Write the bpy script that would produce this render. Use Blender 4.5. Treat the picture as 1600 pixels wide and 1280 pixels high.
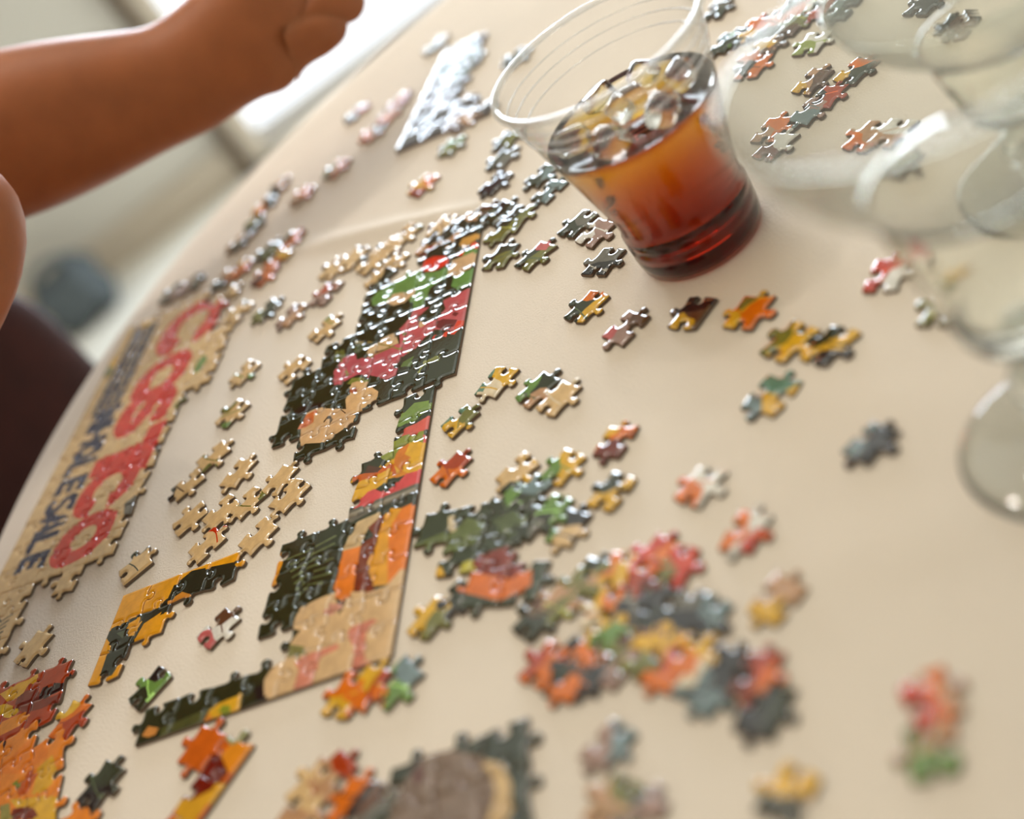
import bpy, bmesh, math, random, time
import numpy as np
from mathutils import Vector, Matrix
from mathutils.geometry import delaunay_2d_cdt
T0 = time.time()
random.seed(7)
for o in list(bpy.data.objects): bpy.data.objects.remove(o)
SC = bpy.context.scene
COL = SC.collection
MM = 0.001
ZT = 0.75                      # height of the cloth-covered table top

# ------------------------------------------------------------------ camera
F_PX, PITCH, ROLL, CAM_H = 2114.25, 0.5584, -0.63648, 295.47   # mm above the table
_th, _ro = PITCH, ROLL
FW = np.array([0, math.cos(_th), -math.sin(_th)])
_rt = np.array([1., 0, 0]); _up = np.cross(_rt, FW)
XI = math.cos(_ro) * _rt + math.sin(_ro) * _up
YI = -math.sin(_ro) * _rt + math.cos(_ro) * _up
cam_d = bpy.data.cameras.new('camera'); cam = bpy.data.objects.new('camera', cam_d); COL.objects.link(cam)
cam.matrix_world = Matrix(((XI[0], YI[0], -FW[0], 0), (XI[1], YI[1], -FW[1], 0),
                           (XI[2], YI[2], -FW[2], ZT + CAM_H * MM), (0, 0, 0, 1)))
cam_d.sensor_width = 36; cam_d.lens = F_PX / 1600 * 36
cam_d.clip_start = 0.02; cam_d.clip_end = 60
cam_d.dof.use_dof = True; cam_d.dof.focus_distance = 0.603; cam_d.dof.aperture_fstop = 3.4
SC.camera = cam
SC.view_settings.view_transform = 'Standard'; SC.view_settings.look = 'None'
SC.view_settings.gamma = 1; SC.view_settings.use_curve_mapping = False
SC.view_settings.exposure = -0.5
SC.cycles.max_bounces = 14; SC.cycles.transparent_max_bounces = 32; SC.cycles.transmission_bounces = 12
SC.cycles.diffuse_bounces = 4; SC.cycles.glossy_bounces = 4
SC.cycles.sample_clamp_indirect = 6; SC.cycles.blur_glossy = 0.5
SC.cycles.caustics_reflective = False

def at(px, py, z=2.0):
    """point of the photograph -> place on the horizontal plane z mm above the cloth (mm)"""
    d = FW + (px - 800) / F_PX * XI - (py - 640) / F_PX * YI
    t = (z - CAM_H) / d[2]
    return np.array([d[0] * t, d[1] * t])
def far(px, py, depth):
    d = FW + (px - 800) / F_PX * XI - (py - 640) / F_PX * YI
    p = d * depth
    return np.array([p[0], p[1], p[2] + CAM_H])
def m3(p): return Vector((p[0] * MM, p[1] * MM, ZT + p[2] * MM))

# ------------------------------------------------------------------ world and lights
W = bpy.data.worlds.new('daylight'); SC.world = W; W.use_nodes = True
W.node_tree.nodes['Background'].inputs[0].default_value = (0.93, 0.97, 1.0, 1)
W.node_tree.nodes['Background'].inputs[1].default_value = 2.5
def area(name, loc, target, sx, sy, power, color):
    l = bpy.data.lights.new(name, 'AREA'); l.shape = 'RECTANGLE'; l.size = sx; l.size_y = sy
    l.energy = power; l.color = color
    o = bpy.data.objects.new(name, l); COL.objects.link(o); o.location = loc
    o.rotation_euler = (Vector(target) - Vector(loc)).to_track_quat('-Z', 'Y').to_euler()
    return o
area('window_daylight', (0.75, 3.44, 0.83), (0.75, 0, 0.83), 1.72, 1.57, 30, (0.84, 0.95, 1.08))
area('added_glint_light', (0.75, 3.42, 1.12), (0.75, 0, 1.12), 1.68, 0.50, 120, (0.84, 0.95, 1.08))  # added area light outside the window, strengthens glints on the rolled piece edges
area('ceiling_lamp_glow', (-0.9, 0.3, 2.5), (-0.9, 0.3, 0), 1.2, 1.2, 10, (1.0, 0.76, 0.48))

for _n, _p in (('pendant_bulb_light', (-0.05, 1.25, 2.22)), ('pendant_bulb_light', (0.42, 1.30, 2.22))):
    l = bpy.data.lights.new(_n, 'POINT'); l.energy = 13; l.shadow_soft_size = 0.055; l.color = (1.0, 0.93, 0.84)
    o = bpy.data.objects.new(_n, l); COL.objects.link(o); o.location = _p

# ------------------------------------------------------------------ materials
def s2l(c):
    return tuple(((v / 255) / 12.92 if v / 255 <= 0.04045 else ((v / 255 + 0.055) / 1.055) ** 2.4) for v in c)
def mat(name, rgb=(200, 200, 200), rough=0.5, spec=0.5, noise=0.0, nscale=40, bump=0.0, bscale=400, metal=0, coat=0, trans=0, ior=1.45, sss=0):
    m = bpy.data.materials.new(name); m.use_nodes = True
    nt = m.node_tree; b = nt.nodes['Principled BSDF']
    c = (*s2l(rgb), 1)
    b.inputs['Base Color'].default_value = c
    b.inputs['Roughness'].default_value = rough
    b.inputs['Specular IOR Level'].default_value = spec
    b.inputs['Metallic'].default_value = metal
    b.inputs['Coat Weight'].default_value = coat
    b.inputs['Transmission Weight'].default_value = trans
    b.inputs['IOR'].default_value = ior
    if sss:
        b.inputs['Subsurface Weight'].default_value = sss
        b.inputs['Subsurface Radius'].default_value = (0.012, 0.004, 0.002)
        b.inputs['Subsurface Scale'].default_value = 1
    tc = nt.nodes.new('ShaderNodeTexCoord')
    if noise:
        n = nt.nodes.new('ShaderNodeTexNoise'); n.inputs['Scale'].default_value = nscale; n.inputs['Detail'].default_value = 4
        nt.links.new(tc.outputs['Object'], n.inputs['Vector'])
        r = nt.nodes.new('ShaderNodeValToRGB')
        r.color_ramp.elements[0].position = 0.3; r.color_ramp.elements[1].position = 0.7
        r.color_ramp.elements[0].color = tuple(v * (1 - noise) for v in c[:3]) + (1,)
        r.color_ramp.elements[1].color = tuple(min(1, v * (1 + noise)) for v in c[:3]) + (1,)
        nt.links.new(n.outputs['Fac'], r.inputs['Fac']); nt.links.new(r.outputs['Color'], b.inputs['Base Color'])
    if bump:
        n = nt.nodes.new('ShaderNodeTexNoise'); n.inputs['Scale'].default_value = bscale; n.inputs['Detail'].default_value = 3
        nt.links.new(tc.outputs['Object'], n.inputs['Vector'])
        bp = nt.nodes.new('ShaderNodeBump'); bp.inputs['Strength'].default_value = bump; bp.inputs['Distance'].default_value = 0.0006
        nt.links.new(n.outputs['Fac'], bp.inputs['Height']); nt.links.new(bp.outputs['Normal'], b.inputs['Normal'])
    return m
M_CLOTH = mat('cream_tablecloth', (222, 211, 197), 0.95, 0.1, 0.03, 14, 0.55, 900)
M_WALL = mat('painted_wall', (204, 200, 190), 0.85, 0.2, 0.03, 3)
M_FLOOR = mat('pale_floor', (232, 230, 220), 0.5, 0.3, 0.05, 5)
M_CEIL = mat('white_ceiling', (232, 226, 214), 0.9, 0.2, 0.02, 4)
M_TRIM = mat('grey_beige_trim', (196, 184, 166), 0.5, 0.4, 0.03, 20)
M_DARKTRIM = mat('brown_trim', (92, 76, 58), 0.5, 0.4, 0.05, 20)
M_SKIN = mat('skin', (160, 94, 54), 0.5, 0.35, 0.10, 45, 0.1, 500, sss=0.15)
M_NAIL = mat('nail', (226, 170, 150), 0.3, 0.5, 0.02, 60)
M_SHIRT = mat('dusty_rose_cloth', (150, 104, 96), 0.85, 0.2, 0.08, 60, 0.4, 700)
M_TROUSER = mat('dark_trousers', (34, 36, 44), 0.9, 0.2, 0.08, 60)
M_HAIR = mat('dark_hair', (40, 26, 20), 0.6, 0.4, 0.2, 90)
M_LEATHER = mat('dark_brown_leather', (52, 20, 13), 0.6, 0.15, 0.2, 30, 0.3, 300)
M_WOOD = mat('table_wood', (120, 86, 58), 0.5, 0.4, 0.15, 12)
M_BAG = mat('slate_blue_canvas', (92, 100, 104), 0.9, 0.2, 0.1, 40)
M_METAL = mat('brushed_metal', (150, 148, 142), 0.35, 0.5, 0.03, 60, metal=0.9)
M_CARD = mat('grey_cardboard_edge', (116, 98, 82), 0.8, 0.2, 0.12, 600)

def print_mat():
    m = bpy.data.materials.new('glossy_printed_card'); m.use_nodes = True
    nt = m.node_tree; b = nt.nodes['Principled BSDF']
    a = nt.nodes.new('ShaderNodeVertexColor'); a.layer_name = 'print'
    tc = nt.nodes.new('ShaderNodeTexCoord')
    n = nt.nodes.new('ShaderNodeTexNoise'); n.inputs['Scale'].default_value = 260; n.inputs['Detail'].default_value = 5
    nt.links.new(tc.outputs['Object'], n.inputs['Vector'])
    mr = nt.nodes.new('ShaderNodeMapRange'); mr.inputs[1].default_value = 0.3; mr.inputs[2].default_value = 0.7
    mr.inputs[3].default_value = 0.76; mr.inputs[4].default_value = 1.02
    nt.links.new(n.outputs['Fac'], mr.inputs[0])
    mx = nt.nodes.new('ShaderNodeVectorMath'); mx.operation = 'SCALE'
    nt.links.new(a.outputs['Color'], mx.inputs[0]); nt.links.new(mr.outputs[0], mx.inputs['Scale'])
    nt.links.new(mx.outputs[0], b.inputs['Base Color'])
    b.inputs['Roughness'].default_value = 0.10; b.inputs['Specular IOR Level'].default_value = 0.5; b.inputs['Coat Weight'].default_value = 0.4; b.inputs['Coat Roughness'].default_value = 0.05
    n2 = nt.nodes.new('ShaderNodeTexNoise'); n2.inputs['Scale'].default_value = 420; n2.inputs['Detail'].default_value = 2
    nt.links.new(tc.outputs['Object'], n2.inputs['Vector'])
    bp = nt.nodes.new('ShaderNodeBump'); bp.inputs['Strength'].default_value = 0.10; bp.inputs['Distance'].default_value = 0.0003
    nt.links.new(n2.outputs['Fac'], bp.inputs['Height']); nt.links.new(bp.outputs['Normal'], b.inputs['Normal'])
    return m
M_PRINT = print_mat()

def thin_mat(name, tint, edge, rough=0.06, base=0.05, power=3.0, graze=(0.6, 0.57, 0.5)):
    """thin clear plastic / glass shell: see-through, brighter and more mirror-like where it turns edge-on"""
    m = bpy.data.materials.new(name); m.use_nodes = True
    nt = m.node_tree; nt.nodes.clear()
    out = nt.nodes.new('ShaderNodeOutputMaterial')
    tr = nt.nodes.new('ShaderNodeBsdfTransparent'); tr.inputs[0].default_value = (*tint, 1)
    gl = nt.nodes.new('ShaderNodeBsdfGlossy'); gl.inputs['Roughness'].default_value = rough
    gl.inputs['Color'].default_value = (1, 1, 1, 1)
    tm = nt.nodes.new('ShaderNodeMixRGB'); tm.inputs[1].default_value = (*tint, 1); tm.inputs[2].default_value = (*graze, 1)
    tl = nt.nodes.new('ShaderNodeBsdfTranslucent'); tl.inputs[0].default_value = (*edge, 1)
    df = nt.nodes.new('ShaderNodeBsdfDiffuse'); df.inputs[0].default_value = (*edge, 1)
    lw = nt.nodes.new('ShaderNodeLayerWeight'); lw.inputs['Blend'].default_value = 0.5
    pw = nt.nodes.new('ShaderNodeMath'); pw.operation = 'POWER'; pw.inputs[1].default_value = power
    nt.links.new(lw.outputs['Facing'], pw.inputs[0])
    nt.links.new(pw.outputs[0], tm.inputs[0]); nt.links.new(tm.outputs[0], tr.inputs[0])
    ml = nt.nodes.new('ShaderNodeMath'); ml.operation = 'MULTIPLY_ADD'; ml.inputs[1].default_value = 0.55; ml.inputs[2].default_value = base
    nt.links.new(pw.outputs[0], ml.inputs[0])
    mixe = nt.nodes.new('ShaderNodeMixShader'); mixe.inputs[0].default_value = 0.5
    nt.links.new(tl.outputs[0], mixe.inputs[1]); nt.links.new(df.outputs[0], mixe.inputs[2])
    mixg = nt.nodes.new('ShaderNodeMixShader'); mixg.inputs[0].default_value = 0.62
    nt.links.new(mixe.outputs[0], mixg.inputs[1]); nt.links.new(gl.outputs[0], mixg.inputs[2])
    mx = nt.nodes.new('ShaderNodeMixShader')
    nt.links.new(ml.outputs[0], mx.inputs[0]); nt.links.new(tr.outputs[0], mx.inputs[1]); nt.links.new(mixg.outputs[0], mx.inputs[2])
    nt.links.new(mx.outputs[0], out.inputs['Surface'])
    return m
M_PLASTIC = thin_mat('clear_plastic', (0.97, 0.97, 0.96), (0.95, 0.95, 0.93), 0.10, 0.02, 2.6)
M_PRIM = thin_mat('clear_plastic_rim', (0.96, 0.96, 0.95), (0.95, 0.95, 0.93), 0.12, 0.30, 1.5)
M_GLASS = thin_mat('clear_glass', (0.95, 0.96, 0.94), (0.80, 0.82, 0.80), 0.07, 0.07, 2.2)
M_SOLID_GLASS = mat('solid_clear_glass', (250, 252, 248), 0.03, 0.5, trans=1, ior=1.48)
M_ICE = mat('ice', (250, 252, 252), 0.12, 0.5, trans=1, ior=1.31)
def tea_mat():
    m = mat('amber_iced_tea', (255, 250, 240), 0.02, 0.5, trans=1, ior=1.33)
    nt = m.node_tree
    v = nt.nodes.new('ShaderNodeVolumeAbsorption'); v.inputs['Color'].default_value = (0.93, 0.80, 0.0, 1)
    tc = nt.nodes.new('ShaderNodeTexCoord'); sx = nt.nodes.new('ShaderNodeSeparateXYZ'); nt.links.new(tc.outputs['Object'], sx.inputs[0])
    mr = nt.nodes.new('ShaderNodeMapRange'); mr.inputs[1].default_value = 0.012; mr.inputs[2].default_value = 0.055; mr.inputs[3].default_value = 480; mr.inputs[4].default_value = 90
    nt.links.new(sx.outputs['Z'], mr.inputs[0]); nt.links.new(mr.outputs[0], v.inputs['Density'])
    nt.links.new(v.outputs[0], nt.nodes['Material Output'].inputs['Volume'])
    return m
M_TEA = tea_mat()

# ------------------------------------------------------------------ object helpers
def link(name, me, parent=None, **kw):
    o = bpy.data.objects.new(name, me); COL.objects.link(o)
    if parent is not None: o.parent = parent
    for k, v in kw.items(): o[k] = v
    return o
def mesh_of(name, verts, faces, mats, smooth=True, midx=None):
    me = bpy.data.meshes.new(name); me.from_pydata([tuple(v) for v in verts], [], faces); me.update()
    for m in (mats if isinstance(mats, (list, tuple)) else [mats]): me.materials.append(m)
    if smooth: me.polygons.foreach_set('use_smooth', [True] * len(me.polygons))
    if midx is not None: me.polygons.foreach_set('material_index', midx)
    return me
def tag(o, label, cat, group=None, kind=None):
    if label: o['label'] = label
    if cat: o['category'] = cat
    if group: o['group'] = group
    if kind: o['kind'] = kind
    return o
def empty(name, loc, rz=0):
    o = bpy.data.objects.new(name, None); COL.objects.link(o); o.location = loc; o.rotation_euler = (0, 0, rz); o.empty_display_size = 0.02
    return o
def box(name, x0, x1, y0, y1, z0, z1, m, parent=None, bevel=0.0, **kw):
    bm = bmesh.new(); bmesh.ops.create_cube(bm, size=1)
    for v in bm.verts:
        v.co = Vector(((x0 + x1) / 2 + v.co.x * (x1 - x0), (y0 + y1) / 2 + v.co.y * (y1 - y0), (z0 + z1) / 2 + v.co.z * (z1 - z0)))
    if bevel: bmesh.ops.bevel(bm, geom=bm.edges[:], offset=bevel, segments=3, affect='EDGES', profile=0.6)
    me = bpy.data.meshes.new(name); bm.to_mesh(me); bm.free(); me.materials.append(m)
    return link(name, me, parent, **kw)
def lathe(name, prof, m, parent, seg=96, zscale=MM, close=False, wob=None):
    """prof: (radius mm, z mm); local coordinates"""
    vs, fs = [], []
    n = len(prof)
    for i in range(seg):
        a = 2 * math.pi * i / seg
        for j, (r, z) in enumerate(prof):
            rr = r + (wob(a, j) if wob else 0)
            vs.append((rr * MM * math.cos(a), rr * MM * math.sin(a), z * MM))
    for i in range(seg):
        k = (i + 1) % seg
        for j in range(n - 1):
            fs.append((i * n + j, k * n + j, k * n + j + 1, i * n + j + 1))
    bm = bmesh.new()
    me = mesh_of(name, vs, fs, m)
    bm.from_mesh(me); bmesh.ops.remove_doubles(bm, verts=bm.verts, dist=1e-6)
    bmesh.ops.recalc_face_normals(bm, faces=bm.faces); bm.to_mesh(me); bm.free()
    me.polygons.foreach_set('use_smooth', [True] * len(me.polygons))
    return link(name, me, parent)
def smooth_prof(p, n=6):
    out = []
    P = [p[0]] + list(p) + [p[-1]]
    for i in range(1, len(P) - 2):
        for k in range(n):
            t = k / n; a, b, c, d = P[i - 1], P[i], P[i + 1], P[i + 2]
            out.append(tuple(0.5 * ((2 * b[q]) + (-a[q] + c[q]) * t + (2 * a[q] - 5 * b[q] + 4 * c[q] - d[q]) * t * t + (-a[q] + 3 * b[q] - 3 * c[q] + d[q]) * t ** 3) for q in (0, 1)))
    out.append(p[-1])
    return [(max(0, r), z) for r, z in out]

# ------------------------------------------------------------------ room
RX0, RX1, RY0, RY1, RZ = -2.3, 2.9, -2.2, 3.3, 2.6
box('floor', RX0, RX1, RY0, RY1, -0.06, 0, M_FLOOR, kind='structure')
box('ceiling', RX0, RX1, RY0, RY1, RZ, RZ + 0.06, M_CEIL, kind='structure')
box('wall_left', RX0 - 0.1, RX0, RY0, RY1, 0, RZ, M_WALL, kind='structure')
box('wall_right', RX1, RX1 + 0.1, RY0, RY1, 0, RZ, M_WALL, kind='structure')
box('wall_front', RX0, RX1, RY0 - 0.1, RY0, 0, RZ, M_WALL, kind='structure')
WX0, WX1, WZ0, WZ1 = -0.10, 1.60, 0.05, 1.60
bm = bmesh.new()
def addbox(bm, x0, x1, y0, y1, z0, z1):
    r = bmesh.ops.create_cube(bm, size=1)
    for v in r['verts']:
        v.co = Vector(((x0 + x1) / 2 + v.co.x * (x1 - x0), (y0 + y1) / 2 + v.co.y * (y1 - y0), (z0 + z1) / 2 + v.co.z * (z1 - z0)))
for b in ((RX0, WX0, 0, RZ), (WX1, RX1, 0, RZ), (WX0, WX1, 0, WZ0), (WX0, WX1, WZ1, RZ)):
    addbox(bm, b[0], b[1], RY1, RY1 + 0.1, b[2], b[3])
me = bpy.data.meshes.new('wall_back'); bm.to_mesh(me); bm.free(); me.materials.append(M_WALL)
link('wall_back', me, kind='structure')
win = empty('window_1', (0, 0, 0)); win['kind'] = 'structure'
box('window_frame', WX0 - 0.05, WX0 + 0.0, RY1 - 0.03, RY1 + 0.08, 0.02, WZ1 + 0.05, M_TRIM, win, 0.004)
box('window_frame', WX1, WX1 + 0.05, RY1 - 0.03, RY1 + 0.08, 0.02, WZ1 + 0.05, M_TRIM, win, 0.004)
box('window_frame', WX0, WX1, RY1 - 0.03, RY1 + 0.08, WZ1, WZ1 + 0.05, M_TRIM, win, 0.004)
box('window_frame', WX0, WX1, RY1 - 0.03, RY1 + 0.08, 0.04, WZ0, M_TRIM, win, 0.004)
box('trim_1', WX0 - 0.085, WX0 - 0.052, RY1 - 0.045, RY1 + 0.0, 0.0, WZ1 + 0.09, M_DARKTRIM, None, 0.004, kind='structure')
box('baseboard_back', RX0, WX0 - 0.09, RY1 - 0.018, RY1, 0, 0.09, M_TRIM, kind='structure')
# soft slate-blue bag on the floor by the back wall
bag = empty('duffel_bag', (-0.66, 3.12, 0)); tag(bag, 'slate blue soft bag standing on the floor against the back wall', 'bag')
bm = bmesh.new(); bmesh.ops.create_uvsphere(bm, u_segments=32, v_segments=20, radius=1)
for v in bm.verts:
    x, y, z = v.co
    s = lambda t, p: math.copysign(abs(t) ** p, t)
    v.co = Vector((s(x, 0.6) * 0.085 + 0.008 * math.sin(z * 9 + x * 5), s(y, 0.6) * 0.08, (s(z, 0.55) * 0.07 + 0.07) + 0.01 * math.sin(x * 7)))
me = bpy.data.meshes.new('bag_body'); bm.to_mesh(me); bm.free(); me.materials.append(M_BAG); me.polygons.foreach_set('use_smooth', [True] * len(me.polygons))
link('bag_body', me, bag)

def tube(name, pts, rad, m, parent, seg=12):
    vs, fs = [], []
    P = [Vector(p) for p in pts]
    up = Vector((0, 0, 1))
    for i, p in enumerate(P):
        d = (P[min(i + 1, len(P) - 1)] - P[max(i - 1, 0)]).normalized()
        a = d.cross(up); a = a.normalized() if a.length > 1e-4 else Vector((1, 0, 0))
        b = d.cross(a).normalized()
        r = rad[i] if isinstance(rad, (list, tuple)) else rad
        for k in range(seg):
            t = 2 * math.pi * k / seg
            vs.append(p + (a * math.cos(t) + b * math.sin(t)) * r)
    for i in range(len(P) - 1):
        for k in range(seg):
            k2 = (k + 1) % seg
            fs.append((i * seg + k, i * seg + k2, (i + 1) * seg + k2, (i + 1) * seg + k))
    fs.append(tuple(range(seg))[::-1]); fs.append(tuple((len(P) - 1) * seg + k for k in range(seg)))
    return link(name, mesh_of(name, vs, fs, m), parent)
for sy in (-1,):
    tube('bag_handle', [(0.05 * math.cos(t), sy * 0.03, 0.135 + 0.04 * math.sin(t)) for t in np.linspace(0, math.pi, 12)], 0.010, M_BAG, bag)

# ------------------------------------------------------------------ round table and cloth
TC = np.array([202.7, 494.7]); TR = 512.0
table = empty('round_table', (TC[0] * MM, TC[1] * MM, 0)); tag(table, 'round pedestal table hidden under the cream cloth', 'table')
lathe('tabletop', [(0, ZT / MM - 30), (TR - 12, ZT / MM - 30), (TR - 6, ZT / MM - 26), (TR - 4, ZT / MM - 8), (TR - 8, ZT / MM - 3.0), (0, ZT / MM - 3.0)], M_WOOD, table)
lathe('pedestal', smooth_prof([(0, 719), (60, 719), (45, 650), (38, 400), (45, 150), (70, 60), (0, 60)]), M_METAL, table, 48)
lathe('table_base', smooth_prof([(0, 60), (70, 60), (200, 25), (260, 12), (262, 0.5), (0, 0.5)]), M_METAL, table, 64)

def cloth():
    seg = 360
    radii = list(np.linspace(0, TR - 24, 128)) + [TR - 18, TR - 12, TR - 7, TR - 3, TR, TR + 1.5]
    prof = [(r, 0.0) for r in radii[:-6]] + [(TR - 18, -0.15), (TR - 12, -0.9), (TR - 7, -2.4), (TR - 3, -5.0), (TR, -10), (TR + 2, -18)]
    for z in (-32, -55, -90, -140, -190, -240): prof.append((TR + 3 + 0.05 * abs(z), z))
    # pressed creases standing up from the cloth, as segments (mm) with height
    cr = [(at(455, 392, 0), at(752, 322, 0), 3.4, 9.0), (at(90, 655, 0), at(0, 800, 0), 1.6, 8.0),
          (at(1090, 590, 0), at(1440, 640, 0), 0.5, 16.0), (at(1180, 300, 0), at(1420, 480, 0), 0.5, 18.0),
          (at(1200, 900, 0), at(1590, 800, 0), 0.7, 22.0)]
    vs = []
    for i in range(seg):
        a = 2 * math.pi * i / seg
        for j, (r, z) in enumerate(prof):
            w = 0
            if z < -15:
                k = min(1, (-z - 15) / 200)
                w = k * (10 * math.sin(a * 17 + 1.0) + 5 * math.sin(a * 29 + 0.5)) + 8 * k
            x, y = TC[0] + (r + w) * math.cos(a), TC[1] + (r + w) * math.sin(a)
            zz = z
            if z > -1:
                for A, B, h, wd in cr:
                    ab = B - A; t = ((x - A[0]) * ab[0] + (y - A[1]) * ab[1]) / (ab @ ab)
                    q = A + ab * min(1, max(0, t)); d = math.hypot(x - q[0], y - q[1])
                    if d < wd: zz += h * 0.5 * (1 + math.cos(math.pi * d / wd)) * (0.3 + 0.7 * math.sin(math.pi * min(1, max(0, t))))
            vs.append((x * MM, y * MM, ZT + zz * MM))
    n = len(prof); fs = []
    for i in range(seg):
        k = (i + 1) % seg
        for j in range(n - 1):
            if j == 0: fs.append((i * n, i * n + 1, k * n + 1))
            else: fs.append((i * n + j, i * n + j + 1, k * n + j + 1, k * n + j))
    me = mesh_of('tablecloth', vs, fs, M_CLOTH)
    bm = bmesh.new(); bm.from_mesh(me); bmesh.ops.remove_doubles(bm, verts=bm.verts, dist=1e-7)
    bmesh.ops.recalc_face_normals(bm, faces=bm.faces); bm.to_mesh(me); bm.free()
    me.polygons.foreach_set('use_smooth', [True] * len(me.polygons))
    o = link('tablecloth', me)
    tag(o, 'cream cloth with pressed creases covering the round table', 'tablecloth')
cloth()

# ------------------------------------------------------------------ jigsaw pieces
PITCH_MM = 17.2; THICK = 2.1
TAB = [(0, 0), (0.12, -0.012), (0.24, -0.03), (0.34, -0.035), (0.405, -0.01), (0.42, 0.04), (0.395, 0.09), (0.375, 0.145), (0.385, 0.20),
       (0.43, 0.24), (0.5, 0.255), (0.57, 0.24), (0.615, 0.20), (0.625, 0.145), (0.605, 0.09), (0.58, 0.04), (0.595, -0.01), (0.66, -0.035),
       (0.76, -0.03), (0.88, -0.012)]
def edge_pts(p, q, sign, rnd):
    """points from p towards q (q left out); sign 0 = straight border"""
    p = np.array(p, float); q = np.array(q, float); d = q - p; nrm = np.array([d[1], -d[0]])
    if sign == 0: return [p + d * t for t in (0, 0.25, 0.5, 0.75)]
    off = rnd.uniform(-0.06, 0.06); sc = rnd.uniform(0.88, 1.10); sk = rnd.uniform(-0.12, 0.12); bow = rnd.uniform(-0.03, 0.03)
    out = []
    for t, n in TAB:
        tt = t + off * math.sin(math.pi * t) + (sk * n if 0.35 < t < 0.65 else 0)
        tt = 0.5 + off + (tt - 0.5 - off) * (sc if 0.38 < t < 0.63 else 1) if 0.3 < t < 0.7 else tt
        nn = n * sc * sign + bow * math.sin(math.pi * t)
        out.append(p + d * tt + nrm * nn)
    return out
def inset(P, d):
    P = np.asarray(P); a = np.roll(P, 1, 0); b = np.roll(P, -1, 0)
    e1 = P - a; e2 = b - P
    e1 /= np.linalg.norm(e1, axis=1)[:, None] + 1e-9; e2 /= np.linalg.norm(e2, axis=1)[:, None] + 1e-9
    n1 = np.c_[-e1[:, 1], e1[:, 0]]; n2 = np.c_[-e2[:, 1], e2[:, 0]]
    n = n1 + n2; L = np.linalg.norm(n, axis=1)[:, None]; n /= L + 1e-9
    c = np.clip(np.sum(n * n1, 1), 0.6, 1)[:, None]
    return P + n * d / c
def inside(poly, pts):
    poly = np.asarray(poly); x, y = pts[:, 0], pts[:, 1]; r = np.zeros(len(pts), bool)
    x1, y1 = poly[:, 0], poly[:, 1]; x2, y2 = np.roll(x1, -1), np.roll(y1, -1)
    for i in range(len(poly)):
        c = ((y1[i] > y) != (y2[i] > y))
        if c.any():
            with np.errstate(divide='ignore', invalid='ignore'):
                r ^= c & (x < (x2[i] - x1[i]) * (y - y1[i]) / (y2[i] - y1[i]) + x1[i])
    return r
def colour_at(pts, base, art):
    c = np.tile(np.array(s2l(base)), (len(pts), 1))
    for poly, rgb in art:
        lo, hi = poly.min(0), poly.max(0)
        near = np.where((pts >= lo).all(1) & (pts <= hi).all(1))[0]
        if len(near):
            k = near[inside(poly, pts[near])]
            c[k] = s2l(rgb)
    return c
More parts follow.
